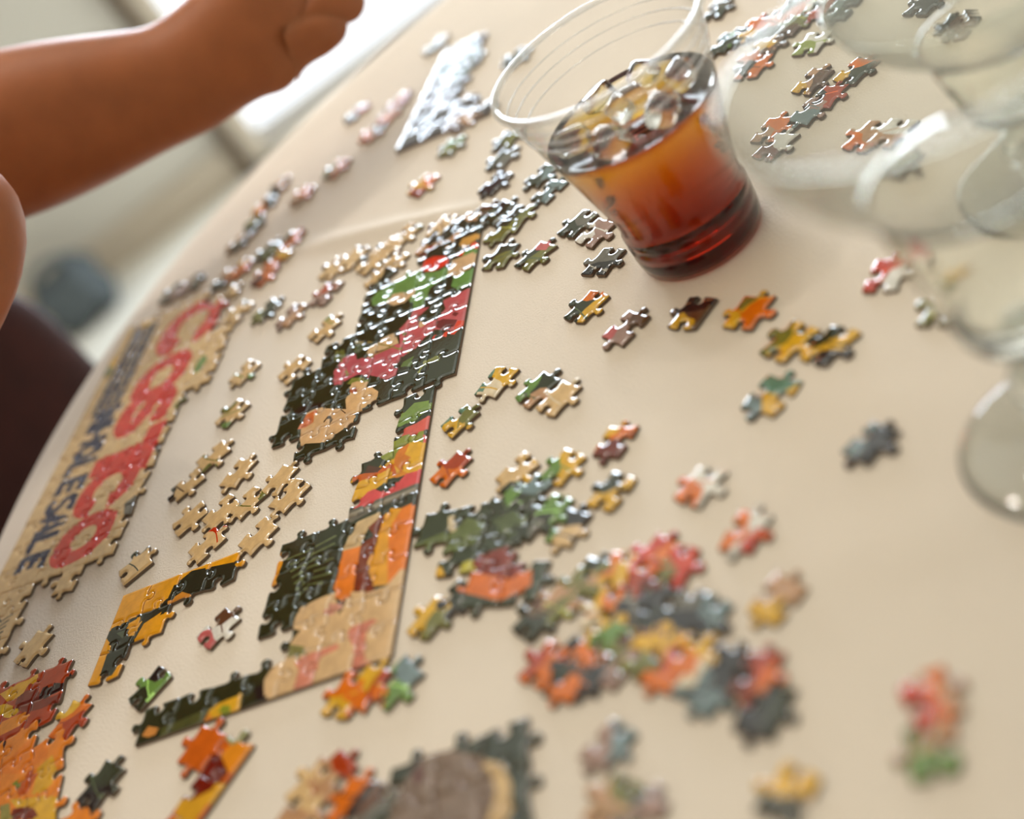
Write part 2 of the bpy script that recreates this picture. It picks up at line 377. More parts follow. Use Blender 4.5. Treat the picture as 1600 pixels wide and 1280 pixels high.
def piece_mesh(outline, base, art, origin, roll=1.0):
    """outline: ccw world mm points. returns a mesh around origin, top printed with flat colour areas"""
    o = inset(outline, 0.07); r1 = inset(o, 0.0); r2 = inset(o, 0.25); r3 = inset(o, 0.65); r4 = inset(r3, 0.5); r5 = inset(r4, 0.35)
    n = len(o); rings = [(o, 0.05), (r1, THICK - 0.60), (r2, THICK - 0.32 * roll), (r3, THICK - 0.17 * roll), (r4, THICK - 0.045 * roll), (r5, THICK)]
    V, Fc, cols, mi = [], [], [], []
    for R, z in rings: V += [(x - origin[0], y - origin[1], z) for x, y in R]
    fpts = []
    for k in range(5):
        A, B = rings[k][0], rings[k + 1][0]
        for i in range(n):
            j = (i + 1) % n
            Fc.append((k * n + i, k * n + j, (k + 1) * n + j, (k + 1) * n + i)); mi.append(0 if k else 1)
            fpts.append((r4[i] + r4[j]) / 2 if k < 4 else (r4[i] + r4[j] + r5[i] + r5[j]) / 4)
    Fc.append(tuple(range(n))[::-1]); mi.append(1); fpts.append(o.mean(0))
    # printed face
    lo, hi = r5.min(0) - 0.5, r5.max(0) + 0.5
    pts = [Vector(p) for p in r5]; ed = [(i, (i + 1) % n) for i in range(n)]
    for poly, rgb in art:
        if (poly.max(0) < lo).any() or (poly.min(0) > hi).any(): continue
        m = len(poly)
        for i in range(m):
            a, b = poly[i], poly[(i + 1) % m]
            # Liang-Barsky clip to the box
            t0, t1 = 0.0, 1.0; d = b - a; ok = True
            for ax in (0, 1):
                for pp, qq in ((-d[ax], a[ax] - lo[ax]), (d[ax], hi[ax] - a[ax])):
                    if abs(pp) < 1e-12:
                        if qq < 0: ok = False
                    else:
                        t = qq / pp
                        if pp < 0: t0 = max(t0, t)
                        else: t1 = min(t1, t)
            if ok and t0 < t1 - 1e-6:
                s = len(pts); pts += [Vector(a + d * t0), Vector(a + d * t1)]; ed.append((s, s + 1))
    vv, ee, ff, _, _, _ = delaunay_2d_cdt(pts, ed, [], 0, 1e-4)
    vv = np.array([tuple(v) for v in vv])
    tri = np.array([f for f in ff if len(f) == 3])
    cen = vv[tri].mean(1); keep = inside(r5, cen); tri = tri[keep]; cen = cen[keep]
    used = np.unique(tri); rm = {int(u): k for k, u in enumerate(used)}; s = len(V)
    V += [(vv[u][0] - origin[0], vv[u][1] - origin[1], THICK) for u in used]
    for t in tri: Fc.append(tuple(s + rm[int(q)] for q in t)); mi.append(0)
    fc = np.vstack([np.array(fpts), cen]); C = colour_at(fc, base, art)
    me = bpy.data.meshes.new('jigsaw_piece'); me.from_pydata([(a * MM, b * MM, c * MM) for a, b, c in V], [], Fc)
    me.materials.append(M_PRINT); me.materials.append(M_CARD)
    me.polygons.foreach_set('material_index', mi)
    sm = [n <= i < 5 * n for i in range(len(Fc))]; me.polygons.foreach_set('use_smooth', sm)
    ca = me.color_attributes.new('print', 'FLOAT_COLOR', 'CORNER')
    cnt = np.array([len(f) for f in Fc]); cc = np.repeat(np.c_[C, np.ones(len(C))], cnt, axis=0)
    ca.data.foreach_set('color', cc.ravel().astype(np.float32))
    me.update()
    return me

def PX(l, ox=0, oy=0, k=1.0):            # photograph points -> world mm on the printed face
    return np.array([at(ox + x / k, oy + y / k, THICK) for x, y in l])
def blobfn(c, r, n=14, jit=0.25, rnd=random, stretch=1.0, ang=0.0):
    out = []
    for i in range(n):
        a = 2 * math.pi * i / n; q = r * (1 + rnd.uniform(-jit, jit))
        x, y = q * math.cos(a) * stretch, q * math.sin(a)
        out.append((c[0] + x * math.cos(ang) - y * math.sin(ang), c[1] + x * math.sin(ang) + y * math.cos(ang)))
    return np.array(out)

def section(name, label, o_px, e_px, side, region, base, art, flat_j0=True, flat_i0=False, shift=(0, 0), seed=1, ang=None, group='joined sections of the jigsaw', extra=(), drop=(), roll=0.9):
    """joined pieces. o_px->e_px: the u axis; side +1: cells lie to the left of it (v), -1 right"""
    rnd = random.Random(seed)
    o = at(*o_px, THICK); e = at(*e_px, THICK)
    u = (e - o) / np.linalg.norm(e - o)
    if ang is not None: u = np.array([math.cos(math.radians(ang)), math.sin(math.radians(ang))])
    v = np.array([-u[1], u[0]]) * side
    o = o + u * shift[0] + v * shift[1]
    reg = PX(region); cells = []
    ruv = np.c_[(reg - o) @ u, (reg - o) @ v]
    lo = np.floor(ruv.min(0) / PITCH_MM).astype(int); hi = np.ceil(ruv.max(0) / PITCH_MM).astype(int)
    for i in range(lo[0], hi[0] + 1):
        for j in range(lo[1], hi[1] + 1):
            c = np.array([[(i + 0.5) * PITCH_MM, (j + 0.5) * PITCH_MM]])
            if flat_j0 and j < 0: continue
            if flat_i0 and i < 0: continue
            if inside(ruv, c)[0] and (i, j) not in drop: cells.append((i, j))
    cells += [c for c in extra if c not in cells]
    cache = {}
    def corner(i, j):
        if ('c', i, j) not in cache:
            jx = rnd.uniform(-0.5, 0.5) if not (flat_i0 and i == 0) else 0; jy = rnd.uniform(-0.5, 0.5) if not (flat_j0 and j == 0) else 0
            cache[('c', i, j)] = np.array([i * PITCH_MM + jx, j * PITCH_MM + jy])
        return cache[('c', i, j)]
    def edge(a, b):          # canonical direction, full point list incl. both ends
        key = (a, b)
        if key not in cache:
            flat = (flat_j0 and a[1] == 0 and b[1] == 0) or (flat_i0 and a[0] == 0 and b[0] == 0)
            cache[key] = edge_pts(corner(*a), corner(*b), 0 if flat else rnd.choice((-1, 1)), rnd)
        return cache[key] + [corner(*b)]
    if not cells: print('EMPTY', label); return None
    print(label[:40], 'cells', len(cells))
    cen = np.mean([o + u * (i + .5) * PITCH_MM + v * (j + .5) * PITCH_MM for i, j in cells], axis=0)
    root = empty(name, (cen[0] * MM, cen[1] * MM, ZT)); tag(root, label, 'jigsaw', group)
    for (i, j) in cells:
        A, B, C, D = (i, j), (i + 1, j), (i + 1, j + 1), (i, j + 1)
        out = edge(A, B)[:-1] + edge(B, C)[:-1] + edge(D, C)[::-1][:-1] + edge(A, D)[::-1][:-1]
        P = np.array(out); Wd = o + P[:, :1] * u + P[:, 1:] * v
        if side < 0: Wd = Wd[::-1]
        c0 = o + u * (i + .5) * PITCH_MM + v * (j + .5) * PITCH_MM
        me = piece_mesh(Wd, base, art, c0, roll)
        ob = link('puzzle_piece', me, root); ob.location = ((c0[0] - cen[0]) * MM, (c0[1] - cen[1]) * MM, 0)
        ob.rotation_euler = (math.radians(rnd.uniform(-.35, .35)), math.radians(rnd.uniform(-.35, .35)), 0)
        ob.location.z = 0.00006 + rnd.uniform(0, 0.00012)
    return root

# printed colours
C_BEIGE = (219, 184, 132); C_DKGREEN = (40, 48, 26); C_RED = (212, 28, 4); C_NAVY = (14, 18, 70); C_GREEN = (104, 140, 66)
C_OLIVE = (112, 112, 48); C_ORANGE = (222, 112, 14); C_YELLOW = (222, 172, 44); C_PINK = (196, 98, 98); C_CORAL = (214, 84, 70)
C_MAROON = (112, 38, 22); C_BLACK = (28, 26, 26); C_BROWN = (96, 62, 40); C_TAN = (190, 146, 108); C_CREAM = (232, 214, 182)
C_STEEL = (112, 132, 134); C_GREY = (106, 102, 92); C_MAUVE = (164, 132, 120); C_WHITE = (228, 224, 214); C_LIME = (150, 164, 66)
C_TEAL = (96, 134, 112); C_RUST = (170, 58, 14)

# --- the lettered strip: letters laid out along the puzzle's own bottom border
LO = at(50, 800, THICK); La = math.radians(-118.5)
LU = np.array([math.cos(La), math.sin(La)]); LV = np.array([-LU[1], LU[0]])
L0 = at(50, 890, THICK)                       # u = 0, v = 0 of the lettering
def LP(l): return np.array([L0 + LU * s + LV * h for s, h in l])
def ell(cx, cy, rx, ry, n=28, p=2.3, sl=0.0, a0=0, a1=360):
    out = []
    for i in range(n):
        t = math.radians(a0 + (a1 - a0) * i / n); c, s = math.cos(t), math.sin(t)
        x = math.copysign(abs(c) ** (2 / p), c) * rx; y = math.copysign(abs(s) ** (2 / p), s) * ry
        out.append((cx + x + y * sl, cy + y))
    return out
def stroke(pts, w):
    P = np.array(pts, float); n = len(P); L, R = [], []
    for i in range(n):
        d = P[min(i + 1, n - 1)] - P[max(i - 1, 0)]; d /= np.linalg.norm(d) + 1e-9; k = np.array([-d[1], d[0]]) * w / 2
        L.append(P[i] + k); R.append(P[i] - k)
    return [tuple(p) for p in L + R[::-1]]
def smooth_line(pts, n=5):
    return [p for p in _cr(pts, n)]
def _cr(p, n):
    P = [p[0]] + list(p) + [p[-1]]; out = []
    for i in range(1, len(P) - 2):
        for k in range(n):
            t = k / n; a, b, c, d = P[i - 1], P[i], P[i + 1], P[i + 2]
            out.append(tuple(0.5 * (2 * b[q] + (-a[q] + c[q]) * t + (2 * a[q] - 5 * b[q] + 4 * c[q] - d[q]) * t * t + (-a[q] + 3 * b[q] - 3 * c[q] + d[q]) * t ** 3) for q in (0, 1)))
    out.append(p[-1]); return out
SL = -0.10
logo = []
def big_O(cx, cy, rx, ry):
    logo.append((LP(ell(cx, cy, rx, ry, sl=SL)), C_RED)); logo.append((LP(ell(cx, cy, rx * .44, ry * .40, sl=SL)), C_BEIGE))
def big_C(cx, cy, rx, ry):
    logo.append((LP(ell(cx, cy, rx, ry, sl=SL)), C_RED)); logo.append((LP(ell(cx, cy, rx * .46, ry * .44, sl=SL)), C_BEIGE))
    logo.append((LP([(cx + rx * .1, cy - ry * .12), (cx + rx * 1.15, cy - ry * .30), (cx + rx * 1.15, cy + ry * .36), (cx + rx * .1, cy + ry * .16)]), C_BEIGE))
big_C(-180, 39, 24.5, 25.5)
big_O(-134.5, 32.5, 20, 20.5)
S_line = [(14, 12.5), (8, 15.5), (-4, 15.2), (-11, 10), (-7, 3), (4, -1), (10, -6.5), (5, -13), (-5, -14.5), (-15, -12)]
logo.append((LP([(-104 + x + y * SL, 32 + y) for x, y in stroke(_cr(S_line, 4), 12)]), C_RED))
logo.append((LP([(-88, 56), (-50, 56), (-51, 43), (-61, 43), (-61, 10), (-76, 10), (-76, 43), (-87, 43)]), C_RED))
big_C(-46, 31, 19.5, 21)
big_O(-10, 30.5, 17.5, 20)
# speed bars and the second word
for k in range(4):
    h = -17 + k * 5.6
    logo.append((LP([(-206 + k * 1.0, h), (-124 + k * 1.2, h), (-124 + k * 1.2, h + 4.6), (-206 + k * 1.0, h + 4.6)]), C_NAVY))
GL = {
 'W': [[(-.08, 1), (.18, 0)], [(.18, 0), (.5, .85)], [(.5, .85), (.82, 0)], [(.82, 0), (1.08, 1)]], 'H': [[(.05, 0), (.05, 1)], [(.95, 0), (.95, 1)], [(.05, .5), (.95, .5)]],
 'O': None, 'L': [[(.1, 1), (.1, 0)], [(0, .1), (.95, .1)]], 'E': [[(.1, 0), (.1, 1)], [(0, .1), (.95, .1)], [(0, .5), (.85, .5)], [(0, .9), (.95, .9)]],
 'S': [[(.92, .82), (.6, .93), (.22, .88), (.12, .68), (.4, .54), (.75, .42), (.88, .25), (.65, .08), (.3, .07), (.05, .2)]],
 'A': [[(0, 0), (.42, 1), (.58, 1), (1, 0)], [(.2, .3), (.8, .3)]]}
def word(txt, s0, h0, pitch, wd, ht, sw, sl, colr, paper, out, lp):
    for k, ch in enumerate(txt):
        sx = s0 + k * pitch
        f = lambda x, y: (sx + x * wd + y * ht * sl, h0 + y * ht)
        if ch == 'O':
            c = f(.5, .5); out.append((lp(ell(c[0], c[1], wd * .54, ht * .52, 18)), colr)); out.append((lp(ell(c[0], c[1], wd * .2, ht * .2, 12)), paper))
        else:
            for st in GL[ch]:
                pts = [f(*p) for p in st]
                if ch == 'S': pts = _cr(pts, 2)
                out.append((lp(stroke(pts, sw)), colr))
word('WHOLESALE', -123, -13.5, 13.9, 11.8, 21.5, 5.0, 0.08, C_NAVY, C_BEIGE, logo, LP)
# leaf tips, a pale registration star and small stems printed beside the letters
for cx, cy, r, col in ((-176, -24, 5, C_YELLOW), (-168, -22, 3.4, C_OLIVE), (-206, -8, 3, C_YELLOW), (-95, 62, 5, C_OLIVE), (-60, 63, 4, C_GREY), (-22, 58, 5, C_GREY), (-130, 63, 4, C_GREEN)):
    rr = random.Random(int(cx)); p = blobfn((cx, cy), r, 9, .4, rr, 1.8, .3); logo.append((LP([tuple(q) for q in p]), col))
for k in range(5):
    logo.append((LP(stroke([(27 + k * 3.5, -9), (33 + k * 3, -4), (30 + k * 3.5, 2)], 1.3)), C_BLACK))
strip_region = [(112, 690), (80, 745), (50, 800), (25, 855), (-5, 915), (-60, 1035), (-22, 1055), (22, 985), (45, 925), (62, 897), (85, 890), (100, 893), (100, 905), (118, 905), (150, 880), (200, 845), (215, 800), (262, 700), (300, 612), (330, 555), (345, 515), (345, 470), (300, 470), (215, 500), (160, 600)]
section('puzzle_section', 'long cream jigsaw strip with big red and navy lettering by the table edge', (50, 800), (0, 905), 1, strip_region, C_BEIGE, logo,
        ang=-118.5, shift=(-6, 0), seed=3, roll=0.45)

# --- flower section with the red disc and pink blossoms
z6 = lambda l: PX(l, 400, 320, 4.0)
artA = [
 (z6([(730, 640), (720, 590), (760, 545), (850, 500), (900, 430), (950, 380), (1010, 345), (1030, 415), (1200, 390), (1210, 440), (1090, 520), (1060, 600), (1020, 665), (970, 640), (960, 600), (985, 540), (880, 560), (820, 600)]), (108, 146, 76)),
 (z6([(1220, 510), (1240, 440), (1375, 395), (1345, 500), (1260, 532)]), (104, 146, 74)),
 (z6([(1285, 300), (1400, 262), (1395, 292), (1300, 330)]), (104, 146, 74)),
 (z6([(1200, 420), (1230, 350), (1392, 282), (1385, 345), (1335, 400), (1240, 442), (1205, 440)]), (214, 176, 132)),
 (z6([(1040, 430), (1010, 390), (1040, 350), (1120, 320), (1200, 330), (1205, 370), (1150, 415)]), (60, 60, 40)),
 (z6([(1035, 395), (1045, 355), (1110, 325), (1185, 322), (1200, 350), (1175, 385), (1110, 415), (1055, 418)]), (226, 58, 28)),
 (z6([(1250, 318), (1262, 292), (1305, 292), (1290, 318)]), (226, 70, 30)), (z6([(1330, 276), (1350, 240), (1400, 222), (1395, 262)]), (232, 80, 30)),
 (z6([(1270, 250), (1290, 215), (1395, 175), (1395, 205), (1330, 250), (1290, 275)]), (214, 160, 80)),
 (z6([(800, 612), (850, 562), (985, 535), (985, 560), (930, 612), (860, 632)]), (214, 178, 134)),
 (z6([(820, 500), (850, 440), (900, 430), (880, 470)]), (206, 160, 120)),
 (z6([(1335, 520), (1325, 600), (1290, 780), (1230, 790), (1120, 780), (1050, 835), (1000, 900), (905, 935), (895, 780), (940, 735), (965, 685), (1000, 655), (1085, 640), (1015, 700), (1000, 760), (1060, 735), (1135, 715), (1185, 650), (1168, 600), (1255, 560)]), (194, 92, 96)),
 (z6([(1130, 770), (1125, 735), (1170, 715), (1260, 720), (1240, 760), (1180, 782)]), (112, 44, 44)),
 (z6([(1225, 690), (1240, 670), (1270, 678), (1250, 700)]), (120, 46, 44)),
 (z6([(1000, 750), (1030, 730), (1060, 750), (1030, 770)]), (214, 178, 134)),
 (z6([(1240, 765), (1260, 728), (1300, 722), (1290, 775)]), (222, 66, 36)), (z6([(1155, 822), (1165, 795), (1200, 795), (1190, 828)]), (222, 66, 36)),
 (z6([(1215, 812), (1225, 785), (1262, 785), (1240, 812)]), (222, 66, 36)), (z6([(1085, 845), (1095, 815), (1130, 815), (1115, 845)]), (222, 66, 36)),
 (z6([(488, 1130), (486, 1045), (555, 940), (622, 932), (632, 970), (740, 930), (840, 895), (880, 870), (1005, 875), (955, 925), (885, 975), (862, 1000), (882, 1062), (822, 1095), (740, 1072), (640, 1062), (590, 1085), (530, 1120)]), (190, 90, 98)),
 (z6([(688, 935), (715, 880), (800, 828), (870, 798), (892, 865), (800, 905)]), (214, 180, 134)),
 (z6(stroke([(620, 860), (720, 862), (840, 885), (900, 905), (960, 925)], 9)), (150, 130, 70)), (z6(stroke([(505, 915), (540, 985), (575, 1060)], 11)), (150, 140, 80)),
 (z6(stroke([(700, 950), (760, 930), (850, 890)], 7)), (150, 130, 70)), (z6(stroke([(920, 800), (925, 860)], 9)), (120, 120, 60)),
 (z6([(1015, 1045), (1050, 975), (1090, 965), (1165, 925), (1130, 960), (1145, 975), (1070, 985), (1050, 1010)]), (136, 140, 64)),
 (z6([(905, 1015), (920, 985), (990, 945), (970, 985), (1010, 985), (940, 1010)]), (92, 116, 54)),
 (z6([(570, 1120), (600, 1085), (670, 1080), (700, 1100), (640, 1130)]), (128, 132, 60)),
 (z6([(565, 1290), (560, 1220), (600, 1115), (655, 1098), (700, 1125), (765, 1168), (760, 1200), (690, 1260), (620, 1300)]), (220, 178, 126)),
 (z6([(580, 1170), (590, 1140), (640, 1150), (610, 1180)]), (170, 84, 50)),
 (z6([(230, 1300), (280, 1262), (420, 1235), (430, 1290), (370, 1330)]), (40, 32, 26)),
 (PX([(466, 672), (474, 652), (490, 638), (550, 640), (556, 652), (538, 670), (505, 692), (470, 694)]), (216, 174, 126)),
 (PX([(466, 670), (476, 650), (492, 642), (490, 660), (478, 668)]), (208, 112, 62)),
 (PX(stroke([(506, 660), (512, 652), (520, 655), (514, 662)], 1.8)), (40, 30, 24)), (PX(stroke([(520, 648), (532, 640), (540, 646)], 1.8)), (40, 30, 24)),
 (z6([(480, 960), (500, 925), (550, 905), (560, 940), (500, 980)]), (100, 106, 52)),
 (z6([(600, 900), (640, 870), (690, 880), (640, 930)]), (74, 84, 44)),
]
regA = [(752, 352), (712, 580), (690, 590), (620, 616), (578, 640), (556, 668), (520, 700), (498, 700), (440, 676), (452, 630), (468, 598), (508, 556), (560, 524), (578, 502), (580, 452), (600, 442), (640, 415), (662, 400), (668, 362), (712, 335)]
section('puzzle_section', 'dark green jigsaw section with a red disc and pink blossoms beside the clear cup', (710, 582), (750, 365), 1, regA, C_DKGREEN, artA, shift=(0, 0), seed=5, extra=())

# --- sunflower and pumpkin section
z2 = lambda l: PX(l, 400, 640, 4.0)
z7 = lambda l: PX(l, 400, 960, 4.0)
artB = [
 (z2([(845, 95), (845, 50), (930, 20), (990, -40), (1110, -60), (1100, -10), (1000, 55), (900, 110)]), (118, 146, 66)),
 (z2([(860, 175), (865, 145), (1000, 88), (1105, 22), (1098, 112), (1000, 152), (900, 168)]), (216, 92, 80)),
 (z2([(780, 300), (790, 245), (850, 215), (920, 165), (1050, 132), (1045, 205), (920, 235), (860, 335), (800, 320)]), (140, 148, 58)),
 (z2([(1040, 160), (1100, 130), (1092, 200), (1045, 205)]), (216, 92, 80)),
 (z2([(585, 575), (575, 500), (605, 425), (700, 395), (800, 345), (870, 300), (925, 208), (1010, 198), (1088, 220), (1065, 385), (960, 402), (840, 432), (740, 505), (640, 575)]), (226, 170, 40)),
 (z2([(600, 470), (605, 425), (720, 385), (860, 335), (880, 400), (820, 380), (720, 430), (660, 445)]), (206, 96, 24)),
 (z2([(860, 345), (870, 285), (920, 215), (960, 215), (930, 280), (970, 300), (900, 380)]), (214, 120, 28)),
 (z2([(820, 420), (900, 380), (960, 402), (880, 428)]), (214, 130, 30)),
 (z2([(680, 400), (700, 350), (790, 365), (760, 395)]), (84, 44, 26)),
 (z2([(605, 615), (700, 515), (740, 498), (800, 522), (895, 452), (940, 402), (1072, 366), (1065, 445), (800, 560), (620, 640)]), (216, 76, 78)),
 (z2([(1010, 332), (1075, 318), (1068, 385), (1030, 372)]), (216, 92, 80)),
 (z2([(520, 700), (545, 650), (1062, 438), (1056, 492), (780, 610), (600, 705)]), (104, 98, 86)),
 (z2([(545, 668), (1060, 462), (1058, 474), (560, 678)]), (150, 142, 124)),
 (z2([(780, 655), (800, 610), (1050, 485), (1035, 565), (900, 618), (840, 640)]), (52, 56, 42)),
 (z2([(600, 740), (640, 700), (780, 640), (800, 665), (700, 745), (650, 870), (545, 880)]), (206, 176, 130)),
 (z2([(700, 740), (790, 662), (830, 690), (745, 850), (700, 960), (745, 1150), (620, 1150), (606, 1000), (650, 855), (735, 780)]), (122, 50, 24)),
 (z2([(800, 668), (845, 618), (915, 618), (835, 740), (830, 1000), (830, 1095), (735, 1105), (695, 960), (760, 820)]), (230, 160, 42)),
 (z2([(835, 740), (915, 615), (1042, 556), (1005, 790), (972, 1060), (825, 1092), (822, 900)]), (232, 124, 32)),
 (z2([(540, 885), (655, 855), (630, 1000), (600, 1195), (480, 1180), (505, 1020)]), (234, 128, 44)),
 (z2([(75, 1150), (105, 1000), (125, 915), (185, 880), (180, 930), (120, 1080)]), (226, 150, 40)),
 (PX([(453, 985), (470, 950), (500, 935), (524, 925), (530, 962), (548, 925), (578, 926), (604, 916), (641, 872), (633, 935), (612, 1030), (411, 1105), (413, 1062), (445, 1015), (470, 985)]), (218, 182, 136)),
 (z7([(575, 110), (600, 80), (730, 30), (760, 40), (690, 90), (680, 250), (690, 320), (600, 340), (610, 220)]), (212, 132, 110)),
 (z7([(240, 300), (300, 260), (510, 185), (520, 215), (400, 270), (385, 340), (345, 440), (240, 450), (270, 350)]), (214, 136, 112)),
 (z7([(410, -10), (470, -60), (560, -80), (520, -20), (440, 20)]), (212, 150, 128)),
 (z7([(180, 250), (200, 190), (300, 200), (320, 240), (250, 270)]), (132, 128, 78)),
 (z7([(-350, 655), (-330, 610), (-240, 560), (-90, 500), (-95, 560), (-150, 640), (-290, 720), (-350, 720)]), (222, 168, 44)),
 (z7([(-360, 650), (-330, 600), (-290, 600), (-290, 670), (-340, 710)]), (224, 142, 56)),
 (z7([(-240, 610), (-210, 570), (-160, 570), (-170, 630), (-230, 650)]), (140, 150, 50)),
 (PX([(222, 1150), (232, 1135), (248, 1138), (240, 1155)]), (210, 140, 70)),
 (PX([(398, 1075), (412, 1068), (414, 1100), (400, 1106)]), (26, 26, 28)),
 (PX([(250, 1140), (330, 1105), (320, 1125), (260, 1160)]), (78, 82, 44)),
]
for k in range(7):
    artB.insert(14, (z2(stroke([(190 + k * 12, 940 + k * 38), (330, 880 + k * 36), (500 - k * 5, 790 + k * 46)], 9)), (104, 112, 70)))
regB = [(612, 640), (640, 622), (682, 610), (672, 690), (655, 790), (640, 880), (628, 970), (612, 1040), (560, 1062), (500, 1082), (415, 1115), (215, 1200), (200, 1165), (245, 1118), (330, 1085), (385, 1062), (410, 1060), (416, 1040), (440, 1012), (462, 985), (420, 955), (408, 945), (425, 900), (452, 860), (505, 825), (528, 795), (530, 770), (548, 742), (575, 725), (600, 705), (606, 680)]
section('puzzle_section', 'L-shaped jigsaw section with sunflower, orange pumpkin and dark green stripes', (610, 1025), (675, 628), 1, regB, C_DKGREEN, artB, flat_i0=True, seed=8)

# --- yellow and dark green corner section
z5 = lambda l: PX(l, 0, 960, 4.0)
artC = [
 (PX([(258, 945), (272, 915), (300, 892), (370, 878), (372, 900), (330, 925), (250, 962)]), (38, 44, 30)),
 (PX([(160, 990), (210, 965), (245, 950), (262, 935), (262, 950), (225, 975), (205, 1010), (175, 1056), (155, 1060), (165, 1030), (172, 1005)]), (36, 42, 30)),
 (PX([(262, 940), (285, 925), (300, 930), (268, 948)]), (214, 140, 50)),
 (z5([(800, 100), (805, 60), (860, 30), (890, 45), (850, 110), (815, 140)]), (226, 160, 50)),
 (PX([(182, 990), (196, 985), (192, 998)]), (70, 80, 60)),
]
regC = [(135, 1062), (148, 1020), (186, 925), (240, 902), (300, 880), (358, 862), (378, 880), (350, 912), (300, 935), (272, 955), (240, 975), (228, 998), (205, 1020), (180, 1058)]
section('puzzle_section', 'golden yellow and black-green jigsaw corner section below the lettered strip', (192, 930), (145, 1048), 1, regC, (230, 158, 30), artC, flat_i0=True, seed=11, drop=())

# --- orange petal sections near the corner of the picture
artD = [
 (z5([(0, 500), (120, 430), (180, 410), (240, 370), (240, 400), (180, 440), (130, 520), (40, 540)]), (222, 166, 40)),
 (z5([(0, 570), (40, 560), (100, 580), (110, 620), (50, 650), (0, 640)]), (214, 168, 40)),
 (z5([(90, 580), (110, 520), (180, 470), (240, 470), (260, 520), (320, 520), (430, 470), (480, 440), (480, 500), (400, 520), (260, 590), (150, 620)]), (120, 36, 16)),
 (z5([(240, 520), (270, 460), (340, 430), (400, 430), (440, 365), (480, 460), (400, 450), (330, 500), (280, 530)]), (44, 16, 14)),
 (z5([(0, 680), (160, 610), (190, 630), (120, 700), (0, 760)]), (228, 140, 40)),
 (z5([(0, 800), (100, 770), (110, 800), (20, 860), (0, 850)]), (60, 18, 14)),
]
section('puzzle_section', 'rust and yellow petal jigsaw section under the golden corner section', (-20, 1085), (58, 1052), 1, [(-60, 1105), (-20, 1078), (30, 1052), (62, 1040), (75, 1062), (112, 1048), (124, 1080), (95, 1105), (55, 1122), (20, 1150), (-40, 1180)], C_RUST, artD, flat_j0=False, seed=13)
artD3 = [
 (z5([(0, 940), (60, 900), (180, 790), (300, 790), (300, 880), (200, 960), (120, 1000), (0, 1000)]), (226, 122, 26)),
 (z5([(240, 960), (330, 880), (350, 960), (330, 1060), (260, 1120), (200, 1130)]), (214, 160, 40)),
 (z5([(100, 1090), (200, 960), (240, 1000), (180, 1100), (120, 1140)]), (190, 82, 20)),
 (z5([(60, 1160), (180, 1150), (330, 1130), (380, 1290), (180, 1300)]), (214, 164, 48)),
 (z5([(80, 1220), (200, 1190), (240, 1260), (160, 1300), (60, 1290)]), (118, 44, 28)),
 (z5([(80, 1060), (120, 1030), (130, 1080), (90, 1100)]), (120, 130, 40)),
 (z5([(0, 1200), (60, 1180), (70, 1290), (0, 1300)]), (150, 140, 70)),
]
section('puzzle_section', 'orange and yellow petal jigsaw section lowest beside the dark green loose piece', (0, 1200), (72, 1155), -1, [(-60, 1215), (0, 1172), (52, 1140), (80, 1150), (92, 1195), (96, 1250), (130, 1330), (-60, 1400)], (226, 130, 34), artD3, flat_j0=False, seed=14)
# --- slim red-brown petal section
artE = [
 (PX([(268, 1290), (282, 1245), (330, 1210), (350, 1225), (300, 1290)]), (216, 160, 44)),
 (PX([(282, 1250), (282, 1215), (318, 1200), (330, 1178), (362, 1180), (360, 1205), (330, 1235), (300, 1250)]), (112, 26, 14)),
 (PX([(345, 1180), (375, 1150), (404, 1146), (395, 1175), (360, 1215)]), (226, 140, 34)),
 (PX([(350, 1150), (370, 1132), (392, 1138), (385, 1155), (360, 1165)]), (150, 150, 100)),
]
section('puzzle_section', 'narrow jigsaw section of maroon and yellow petals with one straight border', (405, 1150), (310, 1285), -1, [(412, 1138), (378, 1134), (350, 1146), (318, 1160), (282, 1208), (262, 1260), (235, 1330), (290, 1345), (330, 1290), (420, 1160)], (204, 96, 24), artE, shift=(3, 0), seed=15)
# --- large blurred dark green and taupe section in the very front
artF = [
 (PX([(600, 1290), (630, 1225), (660, 1185), (700, 1172), (750, 1178), (775, 1200), (790, 1240), (770, 1330), (600, 1330)]), (126, 104, 88)),
 (PX([(742, 1190), (780, 1190), (800, 1225), (795, 1270), (770, 1330), (735, 1330), (765, 1275), (775, 1235), (765, 1205)]), (206, 172, 120)),
 (PX([(640, 1210), (660, 1190), (665, 1220), (650, 1230)]), (96, 56, 44)),
]
section('puzzle_section', 'large front jigsaw section of taupe fur edged with dark leaves and a cream curve', (825, 1120), (828, 1280), -1, [(848, 1100), (770, 1105), (700, 1140), (640, 1180), (625, 1235), (570, 1330), (620, 1420), (850, 1420)], (44, 52, 34), artF, flat_j0=False, seed=16)
# --- dark wedge section and its cool grey neighbour near the far table edge
artG = [
 (PX([(640, 130), (700, 125), (712, 150), (690, 175), (650, 165)]), (120, 120, 128)),
 (PX([(670, 115), (690, 80), (740, 60), (756, 75), (735, 110), (700, 135)]), (118, 140, 142)),
 (PX([(700, 180), (740, 170), (760, 180), (720, 205), (690, 210)]), (120, 88, 66)),
]
section('puzzle_section', 'dark brown wedge-shaped jigsaw section with a straight border near the far table edge', (617, 237), (662, 145), -1, [(600, 260), (632, 185), (660, 130), (682, 92), (720, 62), (762, 62), (748, 100), (722, 140), (750, 172), (735, 195), (690, 216), (612, 245)], (40, 26, 26), artG, flat_i0=True, seed=17)
